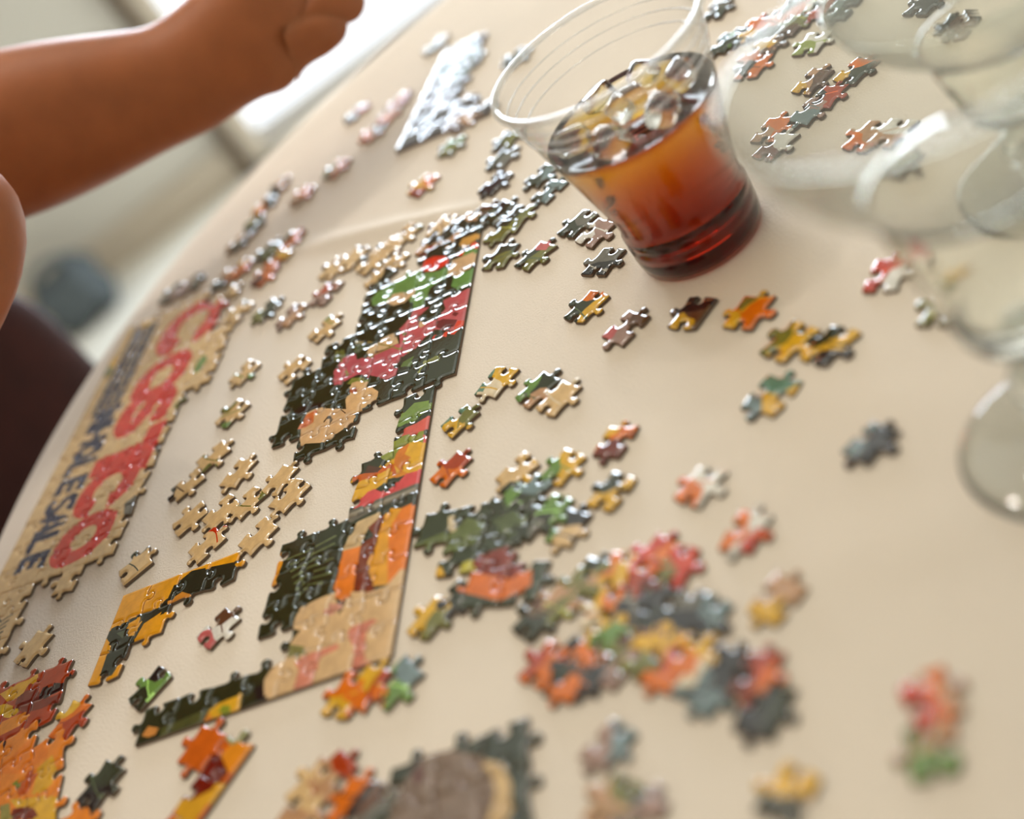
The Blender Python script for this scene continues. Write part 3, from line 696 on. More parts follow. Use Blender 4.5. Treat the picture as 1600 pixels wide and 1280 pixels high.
# --- leafy wreath section right of the pumpkin
artH = [
 (PX([(740, 870), (790, 855), (830, 862), (832, 900), (800, 912), (755, 918), (730, 900)]), (130, 44, 26)),
 (PX([(690, 902), (740, 895), (800, 905), (832, 880), (830, 915), (780, 940), (720, 925)]), (218, 108, 26)),
 (PX([(650, 850), (700, 830), (730, 810), (760, 815), (740, 850), (690, 870)]), (96, 108, 56)),
 (PX([(665, 895), (690, 885), (695, 900), (670, 905)]), (222, 170, 40)), (PX([(700, 890), (735, 875), (745, 890), (715, 900)]), (190, 180, 70)),
 (PX([(700, 808), (712, 805), (712, 830), (700, 835)]), (200, 180, 140)),
 (PX([(770, 815), (800, 800), (830, 800), (830, 825), (790, 840)]), (84, 96, 60)),
]
section('puzzle_section', 'leafy green jigsaw cluster with a maroon and orange flower right of the pumpkin', (660, 905), (820, 880), 1, [(676, 905), (672, 828), (692, 802), (745, 790), (800, 768), (838, 772), (836, 850), (834, 905), (790, 940), (700, 925), (680, 918)], (48, 58, 32), artH, flat_j0=False, shift=(5, 0), seed=19, drop=())

# ------------------------------------------------------------------ loose pieces
PAL = dict(B=C_BEIGE, G=C_DKGREEN, N=C_GREEN, O=C_ORANGE, Y=C_YELLOW, R=(196, 50, 14), P=C_PINK, K=C_BLACK, W=C_WHITE, M=C_MAROON, T=C_TAN, S=C_STEEL, V=C_OLIVE, L=C_LIME,
           A=C_MAUVE, C=C_CREAM, D=C_GREY, E=C_TEAL, U=C_RUST, H=C_BROWN)
NAMEC = dict(B='cream', G='dark green', N='leaf green', O='orange', Y='yellow', R='red', P='pink', K='black', W='white', M='maroon', T='tan', S='steel grey', V='olive', L='lime',
             A='mauve', C='pale cream', D='grey', E='teal', U='rust', H='brown')
used_labels = {}
def loose(px, py, ang, pal, where, group, seed=None, flat=0, size=1.0, z=0.0, extra_art=None):
    rnd = random.Random((seed if seed is not None else int(px * 7 + py * 13)))
    c = at(px, py, THICK); a = math.radians(ang); h = PITCH_MM / 2 * size
    u = np.array([math.cos(a), math.sin(a)]); v = np.array([-u[1], u[0]])
    hu, hv = h * 1.03, h * 0.84
    cs = [(-hu, -hv), (hu, -hv), (hu, hv), (-hu, hv)]
    cs = [(x + rnd.uniform(-.8, .8), y + rnd.uniform(-.8, .8)) for x, y in cs]
    if flat: cs[1] = (cs[1][0], cs[0][1])
    sg = rnd.choice([(1, 1, -1, -1), (1, -1, 1, -1), (-1, 1, -1, 1), (1, -1, -1, 1), (1, 1, 1, -1), (-1, -1, 1, -1), (1, -1, 1, -1), (1, 1, -1, 1)])
    out = []
    for i in range(4):
        s = 0 if (flat and i == 0) else sg[i]
        out += edge_pts(cs[i], cs[(i + 1) % 4], s, rnd)
    P = np.array(out); Wd = c + P[:, :1] * u + P[:, 1:] * v
    base = PAL[pal[0]]; art = []
    if len(pal) > 1:
        t = rnd.uniform(0, 6.28); d = np.array([math.cos(t), math.sin(t)])
        br = 0.5 if base == C_BEIGE else 0.95
        art.append((blobfn(c + d * h * (1.25 if br < .9 else .95), h * br, 14, .22, rnd, 1.3, t + 1.57), PAL[pal[1]]))
    if len(pal) > 2:
        t2 = t + rnd.uniform(1.8, 4.4); d = np.array([math.cos(t2), math.sin(t2)])
        art.append((blobfn(c + d * h * 0.8, h * 0.5, 12, .25, rnd, 1.7, t2 + 1.3), PAL[pal[2]]))
    if len(pal) > 3:
        t3 = t2 + rnd.uniform(1.5, 3); d = np.array([math.cos(t3), math.sin(t3)])
        art.append((blobfn(c + d * h * 0.9, h * 0.45, 10, .25, rnd, 1.4, t3), PAL[pal[3]]))
    if extra_art: art += extra_art
    elif len(pal) > 1:
        p0 = c + u * rnd.uniform(-h, h) - v * h * 1.2; p1 = c + u * rnd.uniform(-h, h) + v * h * 1.2; pm = (p0 + p1) / 2 + u * rnd.uniform(-2, 2)
        cc = PAL[pal[1]] if sum(base) > 330 else tuple(min(255, int(q * 1.5 + 24)) for q in base)
        art.append((np.array(stroke(_cr([tuple(p0), tuple(pm), tuple(p1)], 3), 0.7)), cc))
    me = piece_mesh(Wd, base, art, c, 1.6 if size < 1 else 1.3)
    ob = link('jigsaw_piece', me); ob.location = (c[0] * MM, c[1] * MM, ZT + 0.0001 + z * MM)
    cols = ' and '.join([NAMEC[pal[0]]] + ([NAMEC[pal[1]]] if len(pal) > 1 else []))
    lab = f'{cols} jigsaw piece {where}'
    tag(ob, lab, 'jigsaw piece', group)
    if len(lab.split()) > 16: print('LONG', len(lab.split()), lab)
    used_labels.setdefault(lab, []).append(ob)
    return ob

LOOSE = [
 # cream pieces between the lettered strip and the pumpkin
 ('cream pieces right of the lettered strip', [
  (380, 582, 15, 'BN', 'with leaf strokes, level with the second big red letter'),
  (458, 577, 20, 'B', 'alone, just under the lone cream piece of the pink-flower side'),
  (362, 645, 12, 'BNV', 'crossed by green stems, right of the red S'),
  (332, 712, 14, 'BV', 'thin-stemmed, upper of two joined by the red T'),
  (292, 757, 15, 'BK', 'stem-tipped, lower of two joined by the red T'),
  (372, 738, 30, 'B', 'alone between the stem pieces and the stacked cream pair'),
  (437, 748, 24, 'B', 'upper of the pair left of the sunflower section'),
  (452, 775, 24, 'B', 'lower of the pair left of the sunflower section'),
  (296, 810, 15, 'B', 'at the head of the cream chain beside the last red letter'),
  (345, 800, 18, 'B', 'in the middle of the cream chain beside the last red letter'),
  (385, 785, 18, 'BV', 'with a leafy spot, ending the cream chain'),
  (402, 836, 20, 'B', 'under the leafy-spotted cream piece'),
  (322, 850, 14, 'BR', 'just above the golden yellow corner section'),
  (505, 514, 18, 'BN', 'left of the dark green flower section, topmost plain one'),
 ]),
 ('lone pieces near the lettered strip', [
  (212, 884, 16, 'BG', 'straight-bordered, between last red letter and golden section', 1),
  (50, 1012, 22, 'B', 'alone under the end of the lettered strip'),
  (105, 905, -118, 'B', 'hanging off the foot of the last red letter'),
  (340, 980, 20, 'WHP', 'with a small bow print, right of the golden corner section'),
  (232, 1075, 30, 'NGK', 'beside the tip of the golden corner section', 1),
  (156, 1226, 28, 'GK', 'alone at the tip of the leafy strip'),
  (108, 1124, 30, 'OUY', 'beside the rust petal section'),
 ]),
 ('pieces above the flower section', [
  (415, 484, 20, 'GV', 'beside the pale mauve pair'),
  (455, 492, 20, 'AT', 'lower of the mauve pair'),
  (508, 458, 20, 'AU', 'upper of the mauve pair'),
  (372, 488, 20, 'BV', 'touching the first big red letter'),
  (352, 462, 10, 'BG', 'above the first big red letter'),
  (520, 418, 22, 'BH', 'first in the cream row above the flower section'),
  (552, 402, 22, 'BG', 'second in the cream row above the flower section'),
  (580, 408, 22, 'B', 'third in the cream row above the flower section'),
  (606, 388, 20, 'BG', 'with a dark stem, fourth in the cream row'),
  (612, 412, 20, 'BD', 'with a stalk, hanging under the cream row'),
  (592, 434, 20, 'GB', 'lowest beside the green lettuce of the flower section'),
  (632, 366, 22, 'BV', 'at the upper end of the cream row'),
  (690, 352, 25, 'BH', 'topping the flower section, near the crease'),
  (728, 348, 25, 'GT', 'on the upper corner of the flower section'),
  (702, 372, 25, 'HTK', 'against the red disc of the flower section'),
  (675, 380, 25, 'TGU', 'above the red disc'),
 ]),
 ('orange pieces along the far table edge', [
  (452, 375, 25, 'OG', 'below the crease, brightest of the far orange ones'),
  (418, 392, 25, 'GV', 'beside the brightest orange one below the crease'),
  (432, 405, 25, 'OY', 'under the brightest orange one'),
  (412, 430, 25, 'OM', 'lower, next to the first big red letter'),
  (375, 418, 25, 'OY', 'above the first big red letter, edge side'),
  (350, 435, 25, 'TG', 'outermost above the first big red letter'),
  (372, 378, 25, 'TG', 'second from the table edge beside the crease'),
  (396, 350, 80, 'GV', 'bridging the tan and orange far pieces'),
  (412, 320, 30, 'OGY', 'at the bend of the far chain'),
  (436, 290, 60, 'TK', 'at the top of the far chain nearest the hand'),
  (470, 304, 25, 'OT', 'in the gap of the far chain'),
  (525, 262, 25, 'OV', 'between the far chain and the red-green one'),
  (556, 176, 25, 'RGS', 'farthest out toward the hand'),
  (582, 206, 25, 'OD', 'below the red-green far piece'),
  (622, 156, 25, 'UT', 'beside the tip of the dark wedge section'),
  (606, 180, 25, 'TO', 'squeezed between two orange far pieces'),
  (268, 458, 25, 'DA', 'faint, nearest the table edge'),
  (300, 442, 60, 'AD', 'faint, beside the faint grey one at the edge'),
  (660, 288, 30, 'YOU', 'alone above the long crease'),
  (705, 228, 25, 'VN', 'below the dark wedge section'),
  (722, 190, 25, 'TH', 'touching the end of the dark wedge section'),
  (680, 68, 22, 'WS', 'highest above the dark wedge section'),
  (738, 92, 22, 'GS', 'just beyond the dark wedge section'),
  (806, 88, 22, 'SG', 'peeking out beside the rim of the clear cup'),
 ]),
 ('dark green pieces beside the clear cup', [
  (792, 216, 40, 'GV', 'under the rim of the clear cup'),
  (786, 246, 20, 'GD', 'second down from the cup rim'),
  (774, 286, 20, 'K', 'third down from the cup rim, darkest'),
  (846, 272, 15, 'GS', 'against the side of the clear cup, upper'),
  (856, 298, 18, 'SG', 'against the side of the clear cup, lower'),
  (752, 336, 35, 'GH', 'on the far corner of the flower section'),
  (780, 330, 25, 'GK', 'in the knot beyond the flower section'),
  (808, 338, 25, 'GV', 'in the knot, cup side'),
  (784, 360, 25, 'VG', 'lowest in the knot beyond the flower section'),
  (782, 398, 25, 'GV', 'with pale stems, joined to a pink-tipped one'),
  (835, 398, 18, 'GVP', 'with a pink tip, joined to the stemmed one'),
  (902, 348, 22, 'GD', 'partly behind the amber drink'),
  (930, 362, 20, 'AW', 'half hidden by the amber drink'),
  (942, 408, 18, 'DK', 'touching the foot of the clear cup'),
 ]),
 ('separate pieces on the open cloth in front of the cup', [
  (917, 477, 20, 'GYO', 'first below the foot of the cup'),
  (977, 510, 18, 'AHP', 'with a pink corner, below the foot of the cup'),
  (1080, 487, 20, 'HKY', 'with a straight border, below the amber drink', 1),
  (1168, 486, 22, 'YOV', 'alone right of the straight-edged brown one'),
  (1232, 532, 18, 'YV', 'joined to the dark-tipped one, cup side'),
  (1294, 538, 18, 'YGK', 'with a dark tip, joined pair, goblet side'),
  (1204, 615, 20, 'YES', 'alone below the joined yellow pair'),
  (1360, 690, 22, 'KS', 'alone between open cloth and goblet foot'),
  (1092, 758, 24, 'WO', 'alone in the middle of the open cloth'),
  (1166, 830, 26, 'WOR', 'with a red corner, alone on the open cloth'),
  (1212, 936, 24, 'TY', 'alone, blurred, near the front'),
 ]),
 ('pieces right of the flower and pumpkin sections', [
  (774, 597, 20, 'CYE', 'starting the chain beside the flower section'),
  (838, 607, 20, 'GNT', 'amid the chain beside the flower section'),
  (872, 620, 20, 'BC', 'ending the chain beside the flower section'),
  (718, 656, 20, 'YVE', 'right of the sunflower'),
  (704, 731, 24, 'OU', 'right of the grey band of the pumpkin section'),
  (808, 735, 22, 'BY', 'first in the row below the open gap'),
  (878, 730, 24, 'YN', 'second in the row below the open gap'),
  (960, 688, 24, 'OMY', 'topmost, with a maroon side, in that row'),
  (955, 767, 24, 'YG', 'end of the second row'),
  (888, 822, 22, 'KBN', 'below the second row'),
  (830, 815, 24, 'GD', 'linking the leafy cluster and the second row'),
  (790, 778, 24, 'GN', 'on top of the leafy cluster'),
  (830, 770, 24, 'GS', 'beside the top of the leafy cluster'),
  (858, 800, 24, 'NG', 'tucked in the second row'),
  (704, 938, 24, 'KG', 'upper of the two under the orange flower'),
  (674, 965, 24, 'YV', 'lower of the two under the orange flower'),
 ]),
 ('blurred pieces in the front heap', [
  (1020, 868, 24, 'RO', 'red one crowning the front heap'),
  (1055, 885, 24, 'RV', 'red one at the outer end of the front heap'),
  (1010, 900, 60, 'UM', 'rust one under the red pair'),
  (962, 890, 24, 'YO', 'next to the red pair'),
  (925, 900, 24, 'VG', 'in the descending tail of the front heap'),
  (900, 920, 24, 'TV', 'in the tail of the heap, third from its end'),
  (868, 945, 24, 'VT', 'in the tail of the heap, second from its end'),
  (838, 965, 24, 'GH', 'ending the tail of the front heap'),
  (945, 948, 24, 'YOC', 'left start of the dark layer of the heap'),
  (988, 945, 24, 'DK', 'grey one in the dark layer'),
  (1022, 950, 70, 'KG', 'blackest of the dark layer'),
  (1060, 958, 24, 'KD', 'black one beside the blackest'),
  (1098, 966, 24, 'KS', 'black one at the outer end of the dark layer'),
  (948, 978, 24, 'YN', 'below the start of the dark layer'),
  (1000, 985, 24, 'HK', 'brown one under the dark layer'),
  (1042, 988, 24, 'YT', 'yellow one under the dark layer'),
  (1008, 1018, 40, 'VY', 'olive one between the two lower groups'),
  (1078, 1022, 24, 'OY', 'orange one of the right lower group'),
  (1042, 1042, 24, 'OP', 'pinkish orange one of the right lower group'),
  (1092, 1058, 24, 'SC', 'pale corner of the right lower group'),
  (1130, 1050, 24, 'SKD', 'steel one of the right lower group'),
  (1112, 1076, 24, 'KS', 'dark one under the steel one'),
  (1182, 1052, 24, 'UMO', 'rust one at the outer end of the right lower group'),
  (1192, 1108, 24, 'KG', 'lone dark one below the rust end'),
  (850, 1035, 24, 'OU', 'orange one starting the left lower group'),
  (888, 1030, 24, 'OKG', 'orange and dark one in the left lower group'),
  (922, 1048, 24, 'KO', 'dark one in the left lower group'),
  (888, 1062, 24, 'HOK', 'brown one at the bottom of the left lower group'),
  (958, 1038, 24, 'AV', 'mauve one ending the left lower group'),
 ]),
 ('scattered pieces at the very front', [
  (950, 1162, 24, 'AS', 'alone below the left lower group'),
  (958, 1252, 30, 'TV', 'beside the taupe fur section'),
  (990, 1278, 24, 'ADN', 'at the very front beside an olive one'),
  (1228, 1240, 28, 'YG', 'alone at the very front'),
  (540, 1085, 28, 'OY', 'under the tan corner, first'),
  (572, 1072, 28, 'YOU', 'under the tan corner, second'),
  (618, 1066, 24, 'NSO', 'under the tan corner, third'),
  (488, 1225, 28, 'BT', 'upper one left of the taupe fur section'),
  (518, 1212, 28, 'TU', 'beside the cream one left of the taupe fur section'),
  (548, 1252, 28, 'OK', 'against the taupe fur section'),
  (580, 1268, 28, 'DHG', 'lowest against the taupe fur section'),
  (470, 1262, 28, 'TB', 'lowest left of the taupe fur section'),
  (1458, 1092, 70, 'ORT', 'joined to a green-cornered one, near corner'),
  (1450, 1172, 65, 'TNV', 'green-cornered, joined under the bright orange-red one'),
 ]),
 ('pieces beyond the cup and behind the goblets', [
  (1120, 14, 24, 'GD', 'behind the cup, highest'),
  (1150, 58, 24, 'GN', 'behind the cup, dark start of the middle row'),
  (1176, 44, 24, 'YO', 'in the middle row behind the cup'),
  (1132, 66, 24, 'GS', 'nearest the cup wall in the middle row'),
  (1186, 78, 24, 'OY', 'below the middle row behind the cup'),
  (1200, 70, 24, 'HT', 'brown one below the middle row'),
  (1178, 102, 24, 'OK', 'lowest behind the cup'),
  (1205, 40, 24, 'OG', 'bridging middle and top rows'),
  (1240, 12, 24, 'GO', 'in the top row behind the cup'),
  (1238, 38, 24, 'VH', 'olive one under the top row'),
  (1280, 12, 24, 'UG', 'rust one in the top row'),
  (1262, 2, 24, 'RW', 'red one in the top row'),
  (1312, 14, 24, 'GS', 'ending the top row by the far goblet'),
  (1268, 66, 22, 'WL', 'pale one alone above the goblet bowl'),
  (1268, 126, 18, 'THY', 'first of the chain seen at the goblet rim'),
  (1338, 108, 20, 'GOY', 'second of the chain seen at the goblet rim'),
  (1292, 150, 22, 'UK', 'third, seen through the goblet rim'),
  (1264, 172, 22, 'AS', 'fourth, seen through the goblet rim'),
  (1206, 200, 24, 'OT', 'seen through the goblet bowl, upper'),
  (1210, 226, 24, 'MW', 'seen through the goblet bowl, lower'),
  (1352, 212, 24, 'TO', 'alone behind the middle of the goblet bowl'),
  (1392, 206, 24, 'WT', 'next to the one behind the middle of the bowl'),
  (1402, 266, 24, 'DV', 'grey-green one behind the bowl'),
  (1385, 428, 30, 'RW', 'peeking out beside the goblet stem'),
  (1446, 4, 20, 'K', 'seen through the far goblet, upper'),
  (1492, 44, 20, 'KH', 'seen through the far goblet, lower'),
  (1480, 478, 20, 'VY', 'seen through the lower goblet glass'),
 ]),
]
k = 0
for grp, lst in LOOSE:
    for it in lst:
        fl = it[5] if len(it) > 5 else 0
        loose(it[0], it[1], it[2] + random.Random(k).uniform(-12, 12), it[3], it[4], grp, flat=fl, seed=1000 + k, size=(0.9 if it[1] > 640 and it[0] > 640 else 1.0), z=0.05 * (k % 5))
        k += 1
print('pieces done', k, round(time.time() - T0, 1), 's')

# ------------------------------------------------------------------ clear cup with iced tea
CUP = (108.0, 492.1)
cup = empty('plastic_cup', (CUP[0] * MM, CUP[1] * MM, ZT + 0.0002)); tag(cup, 'clear plastic cup half full of amber iced tea standing on the cloth', 'cup')
outer = [(0, 1.0), (20, 1.0), (24.5, 0.6), (26.3, 0.0), (27.6, 1.6), (28.3, 5), (28.6, 8.5), (28.2, 9.6), (28.6, 11), (28.8, 14), (28.3, 15.2), (28.7, 16.6), (28.8, 19.5), (28.2, 21), (27.9, 24), (28.3, 28),
         (29.6, 34), (31.8, 43), (34.4, 54), (36.8, 64), (38.6, 72), (39.4, 76), (39.9, 79), (40.6, 80.3), (41.2, 81.5), (41.4, 85), (42.1, 86), (42.4, 90), (43.0, 91), (43.3, 95), (44.0, 96.2)]
rimb = [(44.0 + 1.35 + 1.35 * math.cos(t), 97.2 + 1.35 * math.sin(t)) for t in np.linspace(math.pi * 1.25, -math.pi * 0.9, 12)]
lathe('cup_wall', outer, M_PLASTIC, cup, 128)
lathe('cup_rim', [(44.9 + 1.5 * math.cos(t), 97.4 + 1.5 * math.sin(t)) for t in np.linspace(0, 2 * math.pi, 17)], M_PRIM, cup, 128)
for _r, _z in ((40.4, 80.5), (41.9, 85.6), (42.9, 90.4)):
    lathe('rim_ring', [(_r + .35 * math.cos(t), _z + .35 * math.sin(t)) for t in np.linspace(0, 2 * math.pi, 9)], M_PRIM, cup, 128)
LVL = 67.5
tp = [(0, 1.6)] + [(r - 0.35, z) for r, z in outer if 1.5 < z < LVL - 0.5 and r > 25]
tp[1] = (26.6, 1.6)
rl = float(np.interp(LVL, [z for r, z in outer[3:]], [r for r, z in outer[3:]])) - 0.35
tp += [(rl, LVL + 0.5), (rl - 1.0, LVL - .2), (rl - 3, LVL - 0.5), (0, LVL - 0.5)]
lathe('iced_tea', tp, M_TEA, cup, 96)
rnd = random.Random(5)
def ice(x, y, z, s, seed):
    r = random.Random(seed); bm = bmesh.new(); bmesh.ops.create_cube(bm, size=2)
    bmesh.ops.bevel(bm, geom=bm.edges[:], offset=0.45, segments=3, affect='EDGES', profile=0.5)
    R = Matrix.Rotation(r.uniform(0, 6), 3, 'Z') @ Matrix.Rotation(r.uniform(-.6, .6), 3, 'X')
    for v in bm.verts:
        v.co = R @ Vector((v.co.x * s * r.uniform(.97, 1.03) * MM, v.co.y * s * .8 * MM, v.co.z * s * .62 * MM))
    me = bpy.data.meshes.new('ice_cube'); bm.to_mesh(me); bm.free(); me.materials.append(M_ICE)
    me.polygons.foreach_set('use_smooth', [True] * len(me.polygons))
    o = link('ice_cube', me); o.location = ((CUP[0] + x) * MM, (CUP[1] + y) * MM, ZT + z * MM)
    return o
ices = [(-17, -19, 70.5, 8.0, 'clear ice cube floating at the near side of the tea'), (6, -24, 71, 7.5, 'clear ice cube floating against the cup wall that faces the camera'), (-25, 3, 70.0, 7.0, 'clear ice cube on the side of the tea facing the flower section'),
        (3, 1, 70, 8, 'clear ice cube in the middle of the tea'), (23, -7, 70.5, 7.0, 'clear ice cube on the goblet side of the tea'), (-3, 24, 69.5, 7, 'clear ice cube at the far side of the tea'),
        (-5, -10, 75.5, 6.0, 'small clear ice cube riding on top of the others'), (16, 16, 70, 6.5, 'clear ice cube between the far wall and the goblet side of the tea')]
for k2, (x, y, z, s, lb) in enumerate(ices): tag(ice(x, y, z, s, k2), lb, 'ice cube', 'ice cubes in the tea')

# ------------------------------------------------------------------ two stemmed goblets
def goblet(loc, label, zs=1.0):
    r = empty('glass_goblet', (loc[0] * MM, loc[1] * MM, ZT + 0.0004)); r.scale = (1, 1, zs); tag(r, label, 'goblet', 'stemmed glass goblets')
    lathe('foot', smooth_prof([(0, 0.2), (31, 0.2), (32.5, 1.2), (31, 2.6), (20, 4.5), (9, 8), (5.5, 13), (6.0, 16), (0, 16)], 4), M_SOLID_GLASS, r, 72)
    lathe('stem', smooth_prof([(0, 16.2), (6, 16.4), (10, 20), (11.5, 25), (10, 30), (6, 34), (5.2, 37), (7.5, 40), (7.0, 42.6), (0, 42.8)], 5), M_SOLID_GLASS, r, 48)
    lo_o = smooth_prof([(0, 43.0), (8, 43.1), (14, 45), (18, 50), (20, 60), (22, 72), (24.0, 84), (25.0, 92), (27, 99)], 4)
    lo_i = smooth_prof([(25.4, 99), (23.4, 92), (22.4, 84), (20.2, 72), (18.0, 60), (14, 54), (0, 52)], 4)
    lathe('bowl_base', lo_o + lo_i, M_SOLID_GLASS, r, 96)
    lathe('bowl', smooth_prof([(26.2, 99.2), (32, 106), (40, 115), (46, 126), (49, 136), (50, 140)], 5), M_GLASS, r, 128)
    lathe('bowl_lining', smooth_prof([(25.6, 99.3), (30.8, 107), (38.6, 116), (44.6, 127), (47.6, 136), (48.8, 140)], 5), M_GLASS, r, 128)
    lathe('bowl_rim', [(49.3 + .9 * math.cos(t), 140 + .9 * math.sin(t)) for t in np.linspace(0, 2 * math.pi, 11)], M_SOLID_GLASS, r, 128)
    return r
goblet((127, 278), 'stemmed glass goblet closest to the clear cup, empty')
goblet((205, 385), 'shorter wide glass goblet behind the nearer one, mostly cut off', 0.655)

# ------------------------------------------------------------------ chair beyond the table edge
ch = empty('leather_chair', (-0.415, 1.0, 0), math.radians(-131)); tag(ch, 'dark brown leather chair with rounded back tucked near the table edge', 'chair')
def padded(name, x, y, z, c, m, parent, p=0.45, rot=None):
    bm = bmesh.new(); bmesh.ops.create_uvsphere(bm, u_segments=40, v_segments=24, radius=1)
    for v in bm.verts:
        q = [math.copysign(abs(t) ** p, t) for t in v.co]
        co = Vector((q[0] * x, q[1] * y, q[2] * z))
        if rot: co = rot @ co
        v.co = co + Vector(c)
    me = bpy.data.meshes.new(name); bm.to_mesh(me); bm.free(); me.materials.append(m); me.polygons.foreach_set('use_smooth', [True] * len(me.polygons))
    return link(name, me, parent)
padded('backrest', 0.20, 0.035, 0.15, (-0.02, -0.02, 0.62), M_LEATHER, ch, 0.55)
padded('seat', 0.19, 0.125, 0.035, (0, 0.12, 0.40), M_LEATHER, ch)
for sx in (-1, 1):
    tube('back_post', [(sx * 0.15, -0.02, 0.52), (sx * 0.15, 0.03, 0.38)], 0.014, M_LEATHER, ch)
    for sy in (0.04, 0.20): tube('leg', [(sx * 0.16, sy, 0.39), (sx * 0.18, sy + (0.02 if sy > 0 else -0.02), 0.0)], [0.017, 0.013], M_LEATHER, ch)

# ------------------------------------------------------------------ seated person reaching over the table
per = empty('person', (-0.36, 0.80, 0)); tag(per, 'person in a dusty rose shirt reaching an arm over the table edge', 'person')
PO = Vector(per.location)
def skin_body(name, nodes, edges, m, parent, sub=2, root=0):
    me = bpy.data.meshes.new(name); me.from_pydata([tuple(Vector(n[0]) - PO) for n in nodes], edges, []); me.materials.append(m)
    o = link(name, me, parent)
    sk = o.modifiers.new('skin', 'SKIN'); sk.use_smooth_shade = True; sk.branch_smoothing = 0.6
    sv = me.skin_vertices[0].data
    for i, n in enumerate(nodes):
        r = n[1] if isinstance(n[1], tuple) else (n[1], n[1]); sv[i].radius = r; sv[i].use_root = (i == root)
    s = o.modifiers.new('sub', 'SUBSURF'); s.levels = sub; s.render_levels = sub + 1
    return o
def fp(px, py, d): return m3(far(px, py, d))
E1, Wr = fp(-90, 245, 785), fp(292, 122, 800)
sh1 = Vector((-0.44, 0.80, 1.13)); sh2 = Vector((-0.46, 0.53, 1.13)); nk = Vector((-0.52, 0.67, 1.19)); chs = Vector((-0.55, 0.67, 1.03)); wst = Vector((-0.66, 0.68, 0.76)); plv = Vector((-0.76, 0.69, 0.53))
E2 = fp(-22, 335, 650)
W2 = Vector((-0.36, 0.47, 0.90))
nodes = [(plv, 0.14), (wst, 0.12), (chs, 0.14), (nk, 0.06), (nk + Vector((0.02, 0, .08)), 0.055),
         (sh1, 0.062), ((sh1 + E1) / 2, 0.052), (E1, 0.052), (E1.lerp(Wr, .3), 0.053), (E1.lerp(Wr, .62), 0.046), (E1.lerp(Wr, .86), 0.038), (Wr, 0.037), (fp(350, 70, 800), 0.044),
         (sh2, 0.062), ((sh2 + E2) / 2, 0.05), (E2, 0.058), ((E2 + W2) / 2, 0.050), (W2, 0.036),
         ]
edges = [(0, 1), (1, 2), (2, 3), (3, 4), (2, 5), (5, 6), (6, 7), (7, 8), (8, 9), (9, 10), (10, 11), (11, 12), (2, 13), (13, 14), (14, 15), (15, 16), (16, 17)]
# palm and fingers: curled hand turned palm-down
K = [fp(470, -60, 812), fp(478, -15, 806), fp(474, 25, 800), (fp(458, 66, 796))]
T = [[fp(505, -75, 818), fp(548, -45, 826), fp(560, -15, 832)],
     [fp(508, -38, 812), fp(552, -22, 822), fp(556, 0, 828)],
     [fp(510, 10, 804), fp(545, 4, 814), fp(550, 14, 820)],
     [fp(492, 52, 798), fp(516, 40, 806), fp(520, 46, 812)]]
base_i = 12
pc = len(nodes); nodes.append((fp(412, 48, 802), 0.050)); edges.append((12, pc))
for f_i, (kn, ch3) in enumerate(zip(K, T)):
    i0 = len(nodes); nodes.append((kn, 0.021)); edges.append((pc, i0)); prev = i0
    for q, rr in zip(ch3, (0.0160, 0.0135, 0.0115)):
        nodes.append((q, rr)); edges.append((prev, len(nodes) - 1)); prev = len(nodes) - 1
# thumb leaves the side of the palm
th = [(fp(405, -60, 812), 0.020), (fp(445, -95, 820), 0.0155), (fp(490, -115, 828), 0.012)]
prev = pc
for q, rr in th:
    nodes.append((q, rr)); edges.append((prev, len(nodes) - 1)); prev = len(nodes) - 1
# thighs and shins
for s in (0, 1):
    hp = len(nodes); y = 0.80 if s else 0.56
    nodes += [(Vector((-0.72, y, 0.50)), 0.085), (Vector((-0.42, y, 0.50)), 0.07), (Vector((-0.40, y, 0.47)), 0.055), (Vector((-0.44, y, 0.12)), 0.04), (Vector((-0.44, y, 0.06)), 0.035), (Vector((-0.34, y, 0.045)), 0.03)]
    edges += [(0, hp), (hp, hp + 1), (hp + 1, hp + 2), (hp + 2, hp + 3), (hp + 3, hp + 4), (hp + 4, hp + 5)]
body = skin_body('body', nodes, edges, M_SKIN, per)
# nails
for ch3 in T:
    tip = ch3[-1]; d = (ch3[-1] - ch3[-2]).normalized()
    padded('fingernail', 0.0045, 0.0018, 0.006, tuple(tip + d * 0.004 + Vector((0.0, 0.003, 0.006)) - PO), M_NAIL, per, 0.8, Vector((0, 0, 1)).rotation_difference(d).to_matrix())
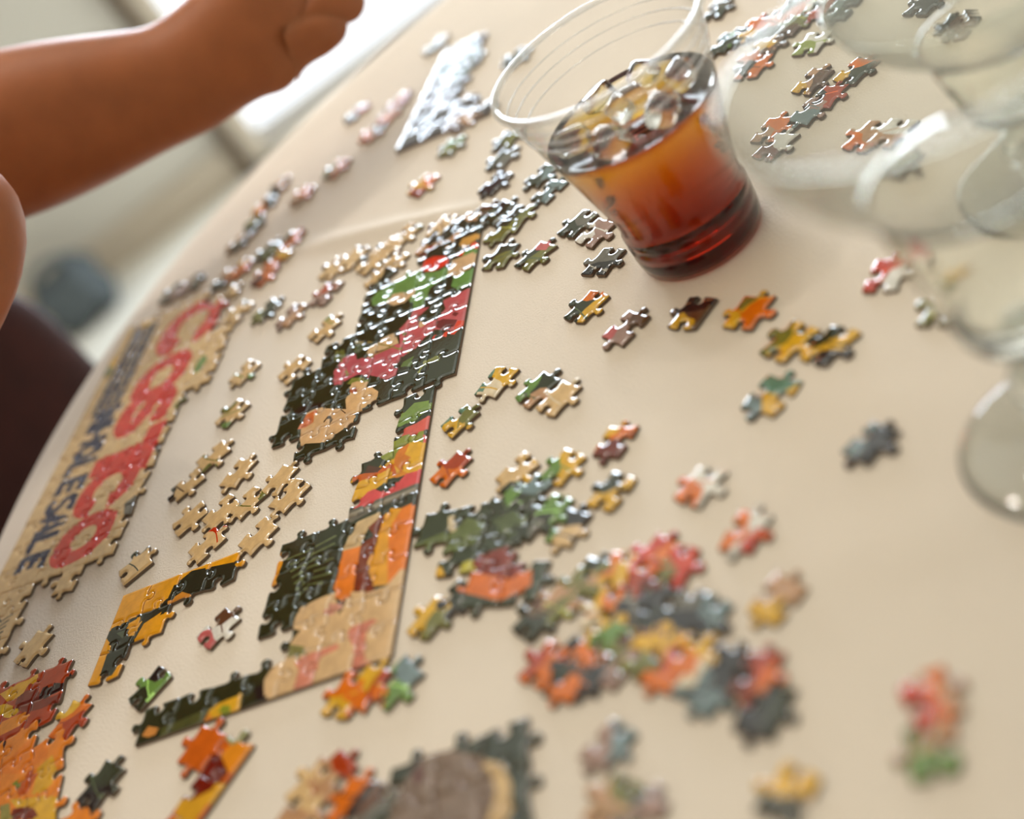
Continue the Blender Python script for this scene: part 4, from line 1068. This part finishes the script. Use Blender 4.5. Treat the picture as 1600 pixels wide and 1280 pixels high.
# shirt: torso with short sleeves, a little larger than the body
sn = [(Vector((-0.75, 0.69, 0.56)), 0.16), (wst, 0.145), (chs, 0.165), (nk - Vector((0, 0, .03)), 0.08), (sh1, 0.078), (sh1.lerp(E1, .35), 0.066), (sh2, 0.078), (sh2.lerp(E2, .35), 0.068)]
skin_body('shirt', sn, [(0, 1), (1, 2), (2, 3), (2, 4), (4, 5), (2, 6), (6, 7)], M_SHIRT, per)
tn = [(Vector((-0.76, 0.69, 0.54)), 0.155)]
te = []
for s in (0, 1):
    y = 0.80 if s else 0.56; i0 = len(tn)
    tn += [(Vector((-0.72, y, 0.50)), 0.095), (Vector((-0.42, y, 0.50)), 0.08), (Vector((-0.40, y, 0.46)), 0.066), (Vector((-0.44, y, 0.13)), 0.055)]
    te += [(0, i0), (i0, i0 + 1), (i0 + 1, i0 + 2), (i0 + 2, i0 + 3)]
skin_body('trousers', tn, te, M_TROUSER, per)
hd = nk + Vector((0.05, 0.0, 0.20))
padded('head', 0.085, 0.072, 0.112, tuple(hd - PO), M_SKIN, per, 0.95)
padded('nose', 0.016, 0.010, 0.020, tuple(hd + Vector((0.088, 0, -0.01)) - PO), M_SKIN, per, 0.9)
padded('mouth', 0.008, 0.024, 0.006, tuple(hd + Vector((0.080, 0, -0.05)) - PO), M_NAIL, per, 0.9)
for s in (-1, 1):
    padded('eye', 0.008, 0.013, 0.007, tuple(hd + Vector((0.078, s * 0.030, 0.018)) - PO), M_HAIR, per, 0.9)
    padded('ear', 0.016, 0.008, 0.028, tuple(hd + Vector((0, s * 0.074, 0.0)) - PO), M_SKIN, per, 0.9)
padded('hair', 0.092, 0.082, 0.105, tuple(hd + Vector((-0.022, 0, 0.030)) - PO), M_HAIR, per, 0.95)
# the person's own stool
st = empty('stool', (-0.76, 0.69, 0)); tag(st, 'dark round stool under the seated person', 'stool')
lathe('seat', smooth_prof([(0, 372), (170, 372), (180, 380), (170, 392), (0, 392)], 3), M_LEATHER, st, 48)
for k3 in range(4):
    a = math.pi / 4 + k3 * math.pi / 2
    tube('leg', [(0.12 * math.cos(a), 0.12 * math.sin(a), 0.372), (0.17 * math.cos(a), 0.17 * math.sin(a), 0)], 0.013, M_DARKTRIM, st)

dups = [l for l, v in used_labels.items() if len(v) > 1]
print('duplicate labels', dups, 'script', round(time.time() - T0, 1), 's')
